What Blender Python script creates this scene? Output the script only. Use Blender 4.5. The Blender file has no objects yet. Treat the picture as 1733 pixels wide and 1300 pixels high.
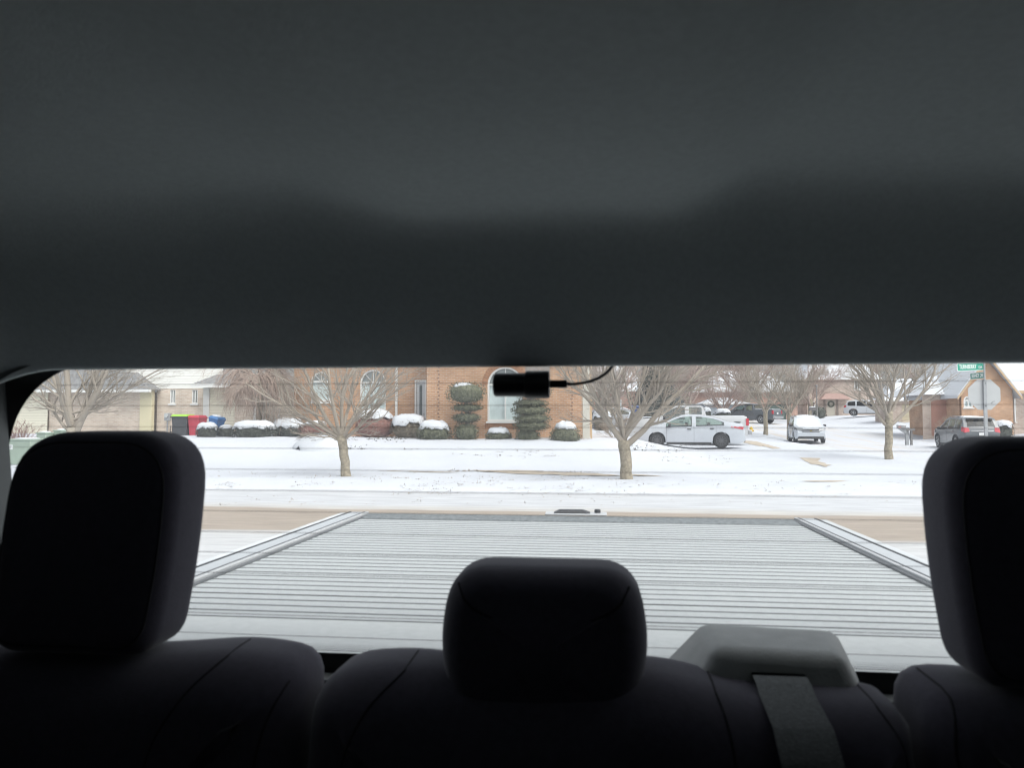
import bpy, bmesh, math, random
from mathutils import Vector, Matrix, noise

R = math.radians
S = bpy.context.scene
C = S.collection
V = Vector

# ------------------------------------------------------------------ camera
F = 1261.0                      # focal length in photograph pixels (1733 wide)
CAM = V((0, 0, 1.70))
YAW = R(6.2)
PITCH = math.atan2(54, F)
FWD = V((-math.sin(YAW) * math.cos(PITCH), math.cos(YAW) * math.cos(PITCH), math.sin(PITCH)))
RGT = V((math.cos(YAW), math.sin(YAW), 0))
UPV = RGT.cross(FWD)
cd = bpy.data.cameras.new('camera')
cam = bpy.data.objects.new('camera', cd)
C.objects.link(cam)
M = Matrix((RGT, UPV, -FWD)).transposed().to_4x4()
M.translation = CAM
cam.matrix_world = M
cd.sensor_width = 36
cd.lens = 36 * F / 1733
cd.clip_start = 0.02
cd.clip_end = 2000
cd.dof.use_dof = True
cd.dof.focus_distance = 14.0
cd.dof.aperture_fstop = 8.0
S.camera = cam

# ------------------------------------------------------------------ world, sun, exposure
SUN_EL, SUN_AZ = R(58), R(125)
w = bpy.data.worlds.new('World')
S.world = w
w.use_nodes = True
nt = w.node_tree
bg = nt.nodes['Background']
sky = nt.nodes.new('ShaderNodeTexSky')
sky.sky_type = 'NISHITA'
sky.sun_disc = False
sky.sun_elevation = SUN_EL
sky.sun_rotation = SUN_AZ
sky.air_density = 1.0
sky.dust_density = 5.0
sky.ozone_density = 1.0
hs = nt.nodes.new('ShaderNodeHueSaturation')
hs.inputs['Saturation'].default_value = 0.28
nt.links.new(sky.outputs[0], hs.inputs['Color'])
nt.links.new(hs.outputs[0], bg.inputs['Color'])
bg.inputs['Strength'].default_value = 0.15
sd = bpy.data.lights.new('sun', 'SUN')
sun = bpy.data.objects.new('sun', sd)
C.objects.link(sun)
sd.energy = 0.5
sd.angle = R(90)
sd.color = (1.0, 0.97, 0.93)
sdir = V((math.sin(SUN_AZ) * math.cos(SUN_EL), math.cos(SUN_AZ) * math.cos(SUN_EL), math.sin(SUN_EL)))
sun.rotation_euler = sdir.to_track_quat('Z', 'Y').to_euler()
S.view_settings.view_transform = 'Standard'
S.view_settings.look = 'None'
S.view_settings.exposure = 0.94
S.view_settings.gamma = 1
S.view_settings.use_curve_mapping = False
S.cycles.max_bounces = 10
S.cycles.diffuse_bounces = 6
S.cycles.transparent_max_bounces = 24
S.cycles.caustics_reflective = False
S.cycles.caustics_refractive = False
S.cycles.pixel_filter_type = 'BLACKMAN_HARRIS'
S.cycles.filter_width = 1.15
S.cycles.use_denoising = True
S.cycles.use_adaptive_sampling = False
S.cycles.sample_clamp_indirect = 6


# ------------------------------------------------------------------ pixel helpers (a pixel gives a direction)
def ray(px, py):
    return RGT * ((px - 866.5) / F) + UPV * ((650 - py) / F) + FWD


def at(px, py, Y):
    d = ray(px, py)
    return CAM + d * (Y / d.y)


def ss(a, b, x):
    t = min(1, max(0, (x - a) / (b - a)))
    return t * t * (3 - 2 * t)


# ------------------------------------------------------------------ terrain
ROAD0, ROAD1 = 7.7, 16.9


def kerb_x(Y):
    return 11.7 + 0.035 * (Y - 17)


def gz0(X, Y):
    z = 0.08 * ss(16.9, 17.6, Y)
    z += 0.78 * ss(21.6, 27.0, Y) * (1 - ss(0.2, 4.6, X))
    z += .20 * ss(25, 32, Y) * ss(.2, 4.6, X) * (1 - ss(8.5, 12, X)) * (1 - ss(42, 52, Y))
    z += 1.15 * ss(46, 90, Y)
    kk = X - kerb_x(Y)
    z -= .15 * ss(-1.5, -.2, kk) * (1 - ss(7.5, 10.5, kk)) * ss(18, 22, Y) * (1 - ss(48, 62, Y))
    k = X - (kerb_x(Y) + 10)
    z += 0.55 * ss(0, 7, k) * ss(22, 34, Y)
    return z


def gz(X, Y):
    z = gz0(X, Y)
    z += 0.05 * noise.noise((X * .35, Y * .35, 3.1)) * ss(17, 19, Y)
    return z


def gnd(px, py):
    d = ray(px, py)
    t = 5.0
    for i in range(4000):
        p = CAM + d * t
        if p.z <= gz(p.x, p.y) or t > 300:
            break
        t += 0.04
    return V((p.x, p.y, gz(p.x, p.y)))


# ------------------------------------------------------------------ materials
MATS = {}


def lk(nt, a, b):
    nt.links.new(a, b)


def mat(name, col, rough=.6, metal=0.0, var=0.0, vscale=5.0, bump=0.0, bscale=60.0, coat=0.0, spec=0.5, sheen=0.0):
    if name in MATS:
        return MATS[name]
    m = bpy.data.materials.new(name)
    m.use_nodes = True
    nt = m.node_tree
    b = nt.nodes['Principled BSDF']
    b.inputs['Base Color'].default_value = (*col, 1)
    b.inputs['Roughness'].default_value = rough
    b.inputs['Metallic'].default_value = metal
    b.inputs['Coat Weight'].default_value = coat
    b.inputs['Specular IOR Level'].default_value = spec
    b.inputs['Sheen Weight'].default_value = sheen
    if var or bump:
        tc = nt.nodes.new('ShaderNodeTexCoord')
    if var:
        n = nt.nodes.new('ShaderNodeTexNoise')
        n.inputs['Scale'].default_value = vscale
        n.inputs['Detail'].default_value = 6
        lk(nt, tc.outputs['Object'], n.inputs['Vector'])
        r = nt.nodes.new('ShaderNodeValToRGB')
        r.color_ramp.elements[0].position = .3
        r.color_ramp.elements[1].position = .7
        r.color_ramp.elements[0].color = (*[max(0, c * (1 - var)) for c in col], 1)
        r.color_ramp.elements[1].color = (*[min(1, c * (1 + var)) for c in col], 1)
        lk(nt, n.outputs['Fac'], r.inputs['Fac'])
        lk(nt, r.outputs[0], b.inputs['Base Color'])
    if bump:
        n2 = nt.nodes.new('ShaderNodeTexNoise')
        n2.inputs['Scale'].default_value = bscale
        n2.inputs['Detail'].default_value = 5
        lk(nt, tc.outputs['Object'], n2.inputs['Vector'])
        bp = nt.nodes.new('ShaderNodeBump')
        bp.inputs['Strength'].default_value = bump
        bp.inputs['Distance'].default_value = .02
        lk(nt, n2.outputs['Fac'], bp.inputs['Height'])
        lk(nt, bp.outputs[0], b.inputs['Normal'])
    MATS[name] = m
    return m


def brickmat(name, c1, c2, mortar, bw=.21, rh=.0677):
    m = bpy.data.materials.new(name)
    m.use_nodes = True
    nt = m.node_tree
    b = nt.nodes['Principled BSDF']
    b.inputs['Roughness'].default_value = .85
    tc = nt.nodes.new('ShaderNodeTexCoord')
    sp = nt.nodes.new('ShaderNodeSeparateXYZ')
    lk(nt, tc.outputs['Object'], sp.inputs[0])
    ad = nt.nodes.new('ShaderNodeMath')
    lk(nt, sp.outputs['X'], ad.inputs[0])
    lk(nt, sp.outputs['Y'], ad.inputs[1])
    cb = nt.nodes.new('ShaderNodeCombineXYZ')
    lk(nt, ad.outputs[0], cb.inputs['X'])
    lk(nt, sp.outputs['Z'], cb.inputs['Y'])
    br = nt.nodes.new('ShaderNodeTexBrick')
    br.inputs['Scale'].default_value = 1
    br.inputs['Brick Width'].default_value = bw
    br.inputs['Row Height'].default_value = rh
    br.inputs['Mortar Size'].default_value = .007
    br.inputs['Mortar Smooth'].default_value = .1
    br.inputs['Bias'].default_value = 0
    br.inputs['Color1'].default_value = (*c1, 1)
    br.inputs['Color2'].default_value = (*c2, 1)
    br.inputs['Mortar'].default_value = (*mortar, 1)
    lk(nt, cb.outputs[0], br.inputs['Vector'])
    n = nt.nodes.new('ShaderNodeTexNoise')
    n.inputs['Scale'].default_value = 1.1
    n.inputs['Detail'].default_value = 5
    lk(nt, tc.outputs['Object'], n.inputs['Vector'])
    mx = nt.nodes.new('ShaderNodeMix')
    mx.data_type = 'RGBA'
    mx.blend_type = 'MULTIPLY'
    mr = nt.nodes.new('ShaderNodeMapRange')
    mr.inputs['From Min'].default_value = .35
    mr.inputs['From Max'].default_value = .7
    mr.inputs['To Min'].default_value = .8
    mr.inputs['To Max'].default_value = 1.1
    lk(nt, n.outputs['Fac'], mr.inputs['Value'])
    mx.inputs[0].default_value = 1
    lk(nt, br.outputs['Color'], mx.inputs[6])
    lk(nt, mr.outputs[0], mx.inputs[7])
    lk(nt, mx.outputs[2], b.inputs['Base Color'])
    bp = nt.nodes.new('ShaderNodeBump')
    bp.inputs['Strength'].default_value = .6
    bp.inputs['Distance'].default_value = .008
    bp.invert = True
    lk(nt, br.outputs['Fac'], bp.inputs['Height'])
    lk(nt, bp.outputs[0], b.inputs['Normal'])
    MATS[name] = m
    return m


def sidingmat(name, col, pitch=.125):
    m = bpy.data.materials.new(name)
    m.use_nodes = True
    nt = m.node_tree
    b = nt.nodes['Principled BSDF']
    b.inputs['Roughness'].default_value = .6
    tc = nt.nodes.new('ShaderNodeTexCoord')
    sp = nt.nodes.new('ShaderNodeSeparateXYZ')
    lk(nt, tc.outputs['Object'], sp.inputs[0])
    d = nt.nodes.new('ShaderNodeMath')
    d.operation = 'DIVIDE'
    d.inputs[1].default_value = pitch
    lk(nt, sp.outputs['Z'], d.inputs[0])
    fr = nt.nodes.new('ShaderNodeMath')
    fr.operation = 'FRACT'
    lk(nt, d.outputs[0], fr.inputs[0])
    r = nt.nodes.new('ShaderNodeValToRGB')
    r.color_ramp.elements[0].position = 0
    r.color_ramp.elements[0].color = (*[c * .55 for c in col], 1)
    r.color_ramp.elements[1].position = .16
    r.color_ramp.elements[1].color = (*col, 1)
    lk(nt, fr.outputs[0], r.inputs['Fac'])
    lk(nt, r.outputs[0], b.inputs['Base Color'])
    bp = nt.nodes.new('ShaderNodeBump')
    bp.inputs['Strength'].default_value = .5
    bp.inputs['Distance'].default_value = .015
    bp.invert = True
    lk(nt, fr.outputs[0], bp.inputs['Height'])
    lk(nt, bp.outputs[0], b.inputs['Normal'])
    MATS[name] = m
    return m


def glassmat(name, tint, gloss=.08, veil=0.0, rough=.02):
    """thin pane: mostly see-through, a little mirror, a veil of dust and stand-in haze that scatters light"""
    m = bpy.data.materials.new(name)
    m.use_nodes = True
    nt = m.node_tree
    nt.nodes.remove(nt.nodes['Principled BSDF'])
    out = nt.nodes['Material Output']
    t = nt.nodes.new('ShaderNodeBsdfTransparent')
    t.inputs[0].default_value = (*tint, 1)
    g = nt.nodes.new('ShaderNodeBsdfGlossy')
    g.inputs['Roughness'].default_value = rough
    mx = nt.nodes.new('ShaderNodeMixShader')
    fr = nt.nodes.new('ShaderNodeLayerWeight')
    fr.inputs['Blend'].default_value = .5
    pw = nt.nodes.new('ShaderNodeMath')
    pw.operation = 'POWER'
    pw.inputs[1].default_value = 5
    lk(nt, fr.outputs['Facing'], pw.inputs[0])
    ml = nt.nodes.new('ShaderNodeMath')
    ml.operation = 'MULTIPLY_ADD'
    ml.inputs[1].default_value = .85
    ml.inputs[2].default_value = gloss
    ml.use_clamp = True
    lk(nt, pw.outputs[0], ml.inputs[0])
    lk(nt, ml.outputs[0], mx.inputs[0])
    lk(nt, t.outputs[0], mx.inputs[1])
    lk(nt, g.outputs[0], mx.inputs[2])
    last = mx
    if veil:
        tr = nt.nodes.new('ShaderNodeBsdfTranslucent')
        tr.inputs[0].default_value = (.92, .96, 1, 1)
        mv = nt.nodes.new('ShaderNodeMixShader')
        tc = nt.nodes.new('ShaderNodeTexCoord')
        n = nt.nodes.new('ShaderNodeTexNoise')
        n.inputs['Scale'].default_value = 9
        n.inputs['Detail'].default_value = 9
        n.inputs['Roughness'].default_value = .7
        lk(nt, tc.outputs['Object'], n.inputs['Vector'])
        mr = nt.nodes.new('ShaderNodeMapRange')
        mr.inputs['From Min'].default_value = .3
        mr.inputs['From Max'].default_value = .7
        mr.inputs['To Min'].default_value = veil * .7
        mr.inputs['To Max'].default_value = veil * 1.3
        lk(nt, n.outputs['Fac'], mr.inputs['Value'])
        lk(nt, mr.outputs[0], mv.inputs[0])
        lk(nt, mx.outputs[0], mv.inputs[1])
        lk(nt, tr.outputs[0], mv.inputs[2])
        last = mv
    lk(nt, last.outputs[0], out.inputs['Surface'])
    MATS[name] = m
    return m


snow = mat('snow', (.50, .52, .56), .75, var=.03, vscale=.6, bump=.35, bscale=7)
snowcap = mat('snow_cap', (.55, .57, .60), .75, bump=.3, bscale=18)


def roadmat():
    """packed snow with the bare, salted tan lane where the tyres run"""
    m = bpy.data.materials.new('snowy_road')
    m.use_nodes = True
    nt = m.node_tree
    b = nt.nodes['Principled BSDF']
    b.inputs['Roughness'].default_value = .7
    tc = nt.nodes.new('ShaderNodeTexCoord')
    mp = nt.nodes.new('ShaderNodeMapping')
    mp.inputs['Scale'].default_value = (.22, 1.6, 1)
    lk(nt, tc.outputs['Object'], mp.inputs[0])
    n = nt.nodes.new('ShaderNodeTexNoise')
    n.inputs['Scale'].default_value = 1.2
    n.inputs['Detail'].default_value = 7
    lk(nt, mp.outputs[0], n.inputs['Vector'])
    sp = nt.nodes.new('ShaderNodeSeparateXYZ')
    lk(nt, tc.outputs['Object'], sp.inputs[0])
    # wobble the lane position
    wob = nt.nodes.new('ShaderNodeMath')
    wob.operation = 'MULTIPLY_ADD'
    wob.inputs[1].default_value = 1.0
    wob.inputs[2].default_value = -.5
    lk(nt, n.outputs['Fac'], wob.inputs[0])
    ya = nt.nodes.new('ShaderNodeMath')
    lk(nt, sp.outputs['Y'], ya.inputs[0])
    lk(nt, wob.outputs[0], ya.inputs[1])
    r = nt.nodes.new('ShaderNodeValToRGB')
    mr = nt.nodes.new('ShaderNodeMapRange')
    mr.inputs['From Min'].default_value = 7
    mr.inputs['From Max'].default_value = 17
    lk(nt, ya.outputs[0], mr.inputs['Value'])
    cr = r.color_ramp
    sn = (.48, .49, .51, 1)
    tan = (.31, .26, .21, 1)
    pale = (.45, .43, .40, 1)
    pos = [(0, sn), (.365, (.46, .46, .46, 1)), (.395, tan), (.645, tan), (.665, pale), (.74, sn), (1, sn)]
    cr.elements[0].position, cr.elements[0].color = pos[0]
    cr.elements[1].position, cr.elements[1].color = pos[-1]
    for p, c in pos[1:-1]:
        e = cr.elements.new(p)
        e.color = c
    lk(nt, mr.outputs[0], r.inputs['Fac'])
    n3 = nt.nodes.new('ShaderNodeTexNoise')
    n3.inputs['Scale'].default_value = 5
    n3.inputs['Detail'].default_value = 8
    lk(nt, mp.outputs[0], n3.inputs['Vector'])
    mr3 = nt.nodes.new('ShaderNodeMapRange')
    mr3.inputs['From Min'].default_value = .3
    mr3.inputs['From Max'].default_value = .7
    mr3.inputs['To Min'].default_value = .82
    mr3.inputs['To Max'].default_value = 1.08
    lk(nt, n3.outputs['Fac'], mr3.inputs['Value'])
    mx = nt.nodes.new('ShaderNodeMix')
    mx.data_type = 'RGBA'
    mx.blend_type = 'MULTIPLY'
    mx.inputs[0].default_value = 1
    lk(nt, r.outputs[0], mx.inputs[6])
    lk(nt, mr3.outputs[0], mx.inputs[7])
    lk(nt, mx.outputs[2], b.inputs['Base Color'])
    bp = nt.nodes.new('ShaderNodeBump')
    bp.inputs['Strength'].default_value = .5
    bp.inputs['Distance'].default_value = .03
    lk(nt, n3.outputs['Fac'], bp.inputs['Height'])
    lk(nt, bp.outputs[0], b.inputs['Normal'])
    return m


def sideroadmat():
    m = bpy.data.materials.new('snowy_side_road')
    m.use_nodes = True
    nt = m.node_tree
    b = nt.nodes['Principled BSDF']
    b.inputs['Roughness'].default_value = .7
    tc = nt.nodes.new('ShaderNodeTexCoord')
    mp = nt.nodes.new('ShaderNodeMapping')
    mp.inputs['Rotation'].default_value = (0, 0, R(2.0))
    mp.inputs['Scale'].default_value = (1.1, .05, 1)
    lk(nt, tc.outputs['Object'], mp.inputs[0])
    n = nt.nodes.new('ShaderNodeTexNoise')
    n.inputs['Scale'].default_value = 1.3
    n.inputs['Detail'].default_value = 6
    lk(nt, mp.outputs[0], n.inputs['Vector'])
    r = nt.nodes.new('ShaderNodeValToRGB')
    r.color_ramp.elements[0].position = .50
    r.color_ramp.elements[0].color = (.50, .515, .55, 1)
    r.color_ramp.elements[1].position = .68
    r.color_ramp.elements[1].color = (.52, .46, .40, 1)
    lk(nt, n.outputs['Fac'], r.inputs['Fac'])
    lk(nt, r.outputs[0], b.inputs['Base Color'])
    return m


M_ORANGE = brickmat('orange_brick', (.58, .33, .18), (.45, .24, .125), (.54, .45, .36))
M_BEIGE = brickmat('beige_brick', (.68, .57, .46), (.57, .45, .36), (.70, .64, .56))
M_RED = brickmat('red_brick', (.46, .27, .20), (.37, .20, .15), (.50, .43, .37))
M_PINK = brickmat('pinkish_brick', (.56, .45, .37), (.44, .33, .27), (.60, .54, .48))
M_CREAM = sidingmat('cream_siding', (.72, .68, .55))
M_WSIDE = sidingmat('white_siding', (.80, .79, .74))
M_TRIM = mat('white_trim', (.72, .72, .70), .5)
M_ROOF = mat('grey_shingle', (.20, .20, .20), .9, var=.3, vscale=8)
M_BARK = mat('grey_brown_bark', (.29, .25, .185), .9, var=.3, vscale=14, bump=.8, bscale=30)
M_TWIG = mat('twig', (.33, .285, .23), .9)
M_TWIGR = mat('reddish_twig', (.36, .275, .235), .9)
M_WEEP = mat('weeping_twig', (.36, .275, .225), .9)
M_GREEN = mat('evergreen_leaf', (.115, .12, .075), .8, var=.45, vscale=9)
M_DARKG = mat('dark_evergreen', (.075, .08, .065), .85, var=.4, vscale=4)
M_BROWNL = mat('brownish_leaf', (.16, .135, .10), .85, var=.4, vscale=7)
M_REDL = mat('dry_red_leaf', (.22, .11, .09), .85, var=.35, vscale=9)
M_CONC = mat('concrete', (.40, .345, .275), .85, var=.15, vscale=3)
M_GLASSW = glassmat('house_glass', (.93, .97, .97), .06)
M_CURT = mat('curtain', (.72, .77, .77), .9, var=.08, vscale=4)
M_DARKROOM = mat('dim_room', (.10, .11, .11), .9)  # painted dark to stand for the unlit room behind far windows
M_BLACK = mat('black_plastic', (.012, .012, .013), .45)
M_GREY = mat('galvanized_steel', (.36, .37, .38), .5, metal=.4, var=.12, vscale=9)


# ------------------------------------------------------------------ mesh builder
class MB:
    def __init__(s):
        s.v = []
        s.f = []

    def box(s, c, d, rz=0.0):
        x, y, z = c
        a, b, h = d[0] / 2, d[1] / 2, d[2] / 2
        co, si = math.cos(rz), math.sin(rz)
        o = len(s.v)
        for dz in (-h, h):
            for dx, dy in ((-a, -b), (a, -b), (a, b), (-a, b)):
                s.v.append((x + dx * co - dy * si, y + dx * si + dy * co, z + dz))
        for q in ((3, 2, 1, 0), (4, 5, 6, 7), (0, 1, 5, 4), (1, 2, 6, 5), (2, 3, 7, 6), (3, 0, 4, 7)):
            s.f.append(tuple(o + i for i in q))
        return s

    def span(s, a, b):
        return s.box([(a[i] + b[i]) / 2 for i in range(3)], [abs(b[i] - a[i]) for i in range(3)])

    def hull8(s, pts):
        """8 points: bottom ring of 4 then top ring of 4"""
        o = len(s.v)
        s.v += [tuple(p) for p in pts]
        for q in ((3, 2, 1, 0), (4, 5, 6, 7), (0, 1, 5, 4), (1, 2, 6, 5), (2, 3, 7, 6), (3, 0, 4, 7)):
            s.f.append(tuple(o + i for i in q))
        return s

    def tube(s, pts, rad, n=6, cap=True):
        o = len(s.v)
        m = len(pts)
        u = None
        for i, p in enumerate(pts):
            a = pts[max(0, i - 1)]
            b = pts[min(m - 1, i + 1)]
            t = (V(b) - V(a))
            if t.length < 1e-9:
                t = V((0, 0, 1))
            t.normalize()
            if u is None:
                u = t.orthogonal().normalized()
            else:
                u = (u - t * u.dot(t))
                if u.length < 1e-6:
                    u = t.orthogonal()
                u.normalize()
            w_ = t.cross(u)
            r = rad[i] if isinstance(rad, (list, tuple)) else rad
            for k in range(n):
                a_ = 2 * math.pi * k / n
                q = V(p) + (u * math.cos(a_) + w_ * math.sin(a_)) * r
                s.v.append((q.x, q.y, q.z))
        for i in range(m - 1):
            for k in range(n):
                k2 = (k + 1) % n
                s.f.append((o + i * n + k, o + i * n + k2, o + (i + 1) * n + k2, o + (i + 1) * n + k))
        if cap and n > 3:
            s.f.append(tuple(o + k for k in range(n))[::-1])
            s.f.append(tuple(o + (m - 1) * n + k for k in range(n)))
        return s

    def lathe(s, prof, n=20, axis='z', c=(0, 0, 0)):
        """prof: (radius, height) list; closed with caps"""
        o = len(s.v)
        for r, h in prof:
            for k in range(n):
                a = 2 * math.pi * k / n
                x, y = r * math.cos(a), r * math.sin(a)
                if axis == 'z':
                    p = (x, y, h)
                elif axis == 'y':
                    p = (x, h, y)
                else:
                    p = (h, x, y)
                s.v.append((p[0] + c[0], p[1] + c[1], p[2] + c[2]))
        for i in range(len(prof) - 1):
            for k in range(n):
                k2 = (k + 1) % n
                s.f.append((o + i * n + k, o + i * n + k2, o + (i + 1) * n + k2, o + (i + 1) * n + k))
        s.f.append(tuple(o + k for k in range(n)))
        s.f.append(tuple(o + (len(prof) - 1) * n + k for k in range(n)))
        return s

    def prism(s, poly, y0, y1):
        """polygon in (x,z) pushed from y0 to y1"""
        o = len(s.v)
        n = len(poly)
        for y in (y0, y1):
            for x, z in poly:
                s.v.append((x, y, z))
        s.f.append(tuple(range(o, o + n)))
        s.f.append(tuple(range(o + 2 * n - 1, o + n - 1, -1)))
        for i in range(n):
            j = (i + 1) % n
            s.f.append((o + j, o + i, o + n + i, o + n + j))
        return s

    def grid(s, nx, ny, fn):
        o = len(s.v)
        for j in range(ny):
            for i in range(nx):
                s.v.append(tuple(fn(i, j)))
        for j in range(ny - 1):
            for i in range(nx - 1):
                a = o + j * nx + i
                s.f.append((a, a + 1, a + nx + 1, a + nx))
        return s

    def ell(s, c, r, n=12, m=8):
        prof = []
        o = len(s.v)
        for j in range(m + 1):
            t = math.pi * j / m
            for k in range(n):
                a = 2 * math.pi * k / n
                s.v.append((c[0] + r[0] * math.sin(t) * math.cos(a), c[1] + r[1] * math.sin(t) * math.sin(a), c[2] - r[2] * math.cos(t)))
        for j in range(m):
            for k in range(n):
                k2 = (k + 1) % n
                s.f.append((o + j * n + k, o + j * n + k2, o + (j + 1) * n + k2, o + (j + 1) * n + k))
        return s

    def build(s, name, m, parent=None, smooth=False, bevel=0.0, world=False, angle=35, seg=2):
        me = bpy.data.meshes.new(name)
        vs = s.v
        if world and parent is not None:
            r = parent
            off = V((0, 0, 0))
            while r is not None:
                off += r.location
                r = r.parent
            vs = [(x - off.x, y - off.y, z - off.z) for x, y, z in vs]
        me.from_pydata(vs, [], s.f)
        me.update()
        me.materials.append(m)
        if smooth:
            for p in me.polygons:
                p.use_smooth = True
            me.set_sharp_from_angle(angle=R(angle))
        o = bpy.data.objects.new(name, me)
        C.objects.link(o)
        if parent is not None:
            o.parent = parent
        if bevel:
            b = o.modifiers.new('bevel', 'BEVEL')
            b.width = bevel
            b.segments = seg
            b.limit_method = 'ANGLE'
            b.harden_normals = False
            for p in me.polygons:
                p.use_smooth = True
            me.set_sharp_from_angle(angle=R(60)) if seg > 2 else me.set_sharp_from_angle(angle=R(30))
        return o


def fix_normals(o):
    bm = bmesh.new()
    bm.from_mesh(o.data)
    bmesh.ops.recalc_face_normals(bm, faces=bm.faces)
    bm.to_mesh(o.data)
    bm.free()


def thing(name, label, cat, loc=(0, 0, 0), rz=0.0, group=None):
    o = bpy.data.objects.new(name, None)
    C.objects.link(o)
    o.location = loc
    o.rotation_euler = (0, 0, rz)
    o['label'] = label
    o['category'] = cat
    if group:
        o['group'] = group
    return o


def tag(o, label, cat, group=None):
    o['label'] = label
    o['category'] = cat
    if group:
        o['group'] = group
    return o


def struct(o):
    o['kind'] = 'structure'
    return o


def textmesh(name, body, size, m, parent, loc, rot, width=None, depth=.002):
    cu = bpy.data.curves.new(name, 'FONT')
    cu.body = body
    cu.size = size
    cu.extrude = depth
    cu.offset = size * .012
    cu.align_x = 'CENTER'
    cu.align_y = 'CENTER'
    tmp = bpy.data.objects.new(name + '_tmp', cu)
    C.objects.link(tmp)
    bpy.context.view_layer.update()
    dg = bpy.context.evaluated_depsgraph_get()
    me = bpy.data.meshes.new_from_object(tmp.evaluated_get(dg))
    bpy.data.objects.remove(tmp)
    me.materials.clear()
    me.materials.append(m)
    xs = [v.co.x for v in me.vertices]
    if width and xs:
        k = width / (max(xs) - min(xs))
        for v in me.vertices:
            v.co.x *= k
    o = bpy.data.objects.new(name, me)
    C.objects.link(o)
    o.parent = parent
    o.location = loc
    o.rotation_euler = rot
    return o


# ================================================================== THE GROUND
def lines(*segs):
    out = []
    for a, b, st in segs:
        n = max(1, round((b - a) / st))
        for i in range(n):
            out.append(a + (b - a) * i / n)
    out.append(segs[-1][1])
    return out


def gmesh(X, Y):
    z = gz(X, Y)
    if Y > ROAD1:
        near = 1 - ss(40, 60, Y)
        z += near * (.03 * noise.noise((X * .8, Y * 1.3, 8)) + .016 * noise.noise((X * 3.3, Y * 4.1, 2)))
        # ploughed ridge along the kerb
        rg = math.exp(-((Y - 18.0) / .55) ** 2)
        z += rg * (.05 + .06 * noise.noise((X * .9, Y * 2.0, 5)) + .06 * abs(noise.noise((X * 2.8, Y * 3.3, 1))))
        rg2 = math.exp(-((X - kerb_x(Y) + .9) / .7) ** 2) * (1 - ss(95, 110, Y))
        z += rg2 * (.07 + .08 * noise.noise((X * 1.2, Y * .8, 7)))
    elif Y > 3:
        z += .03 * noise.noise((X * .9, Y * .9, 4))
    return z


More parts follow.
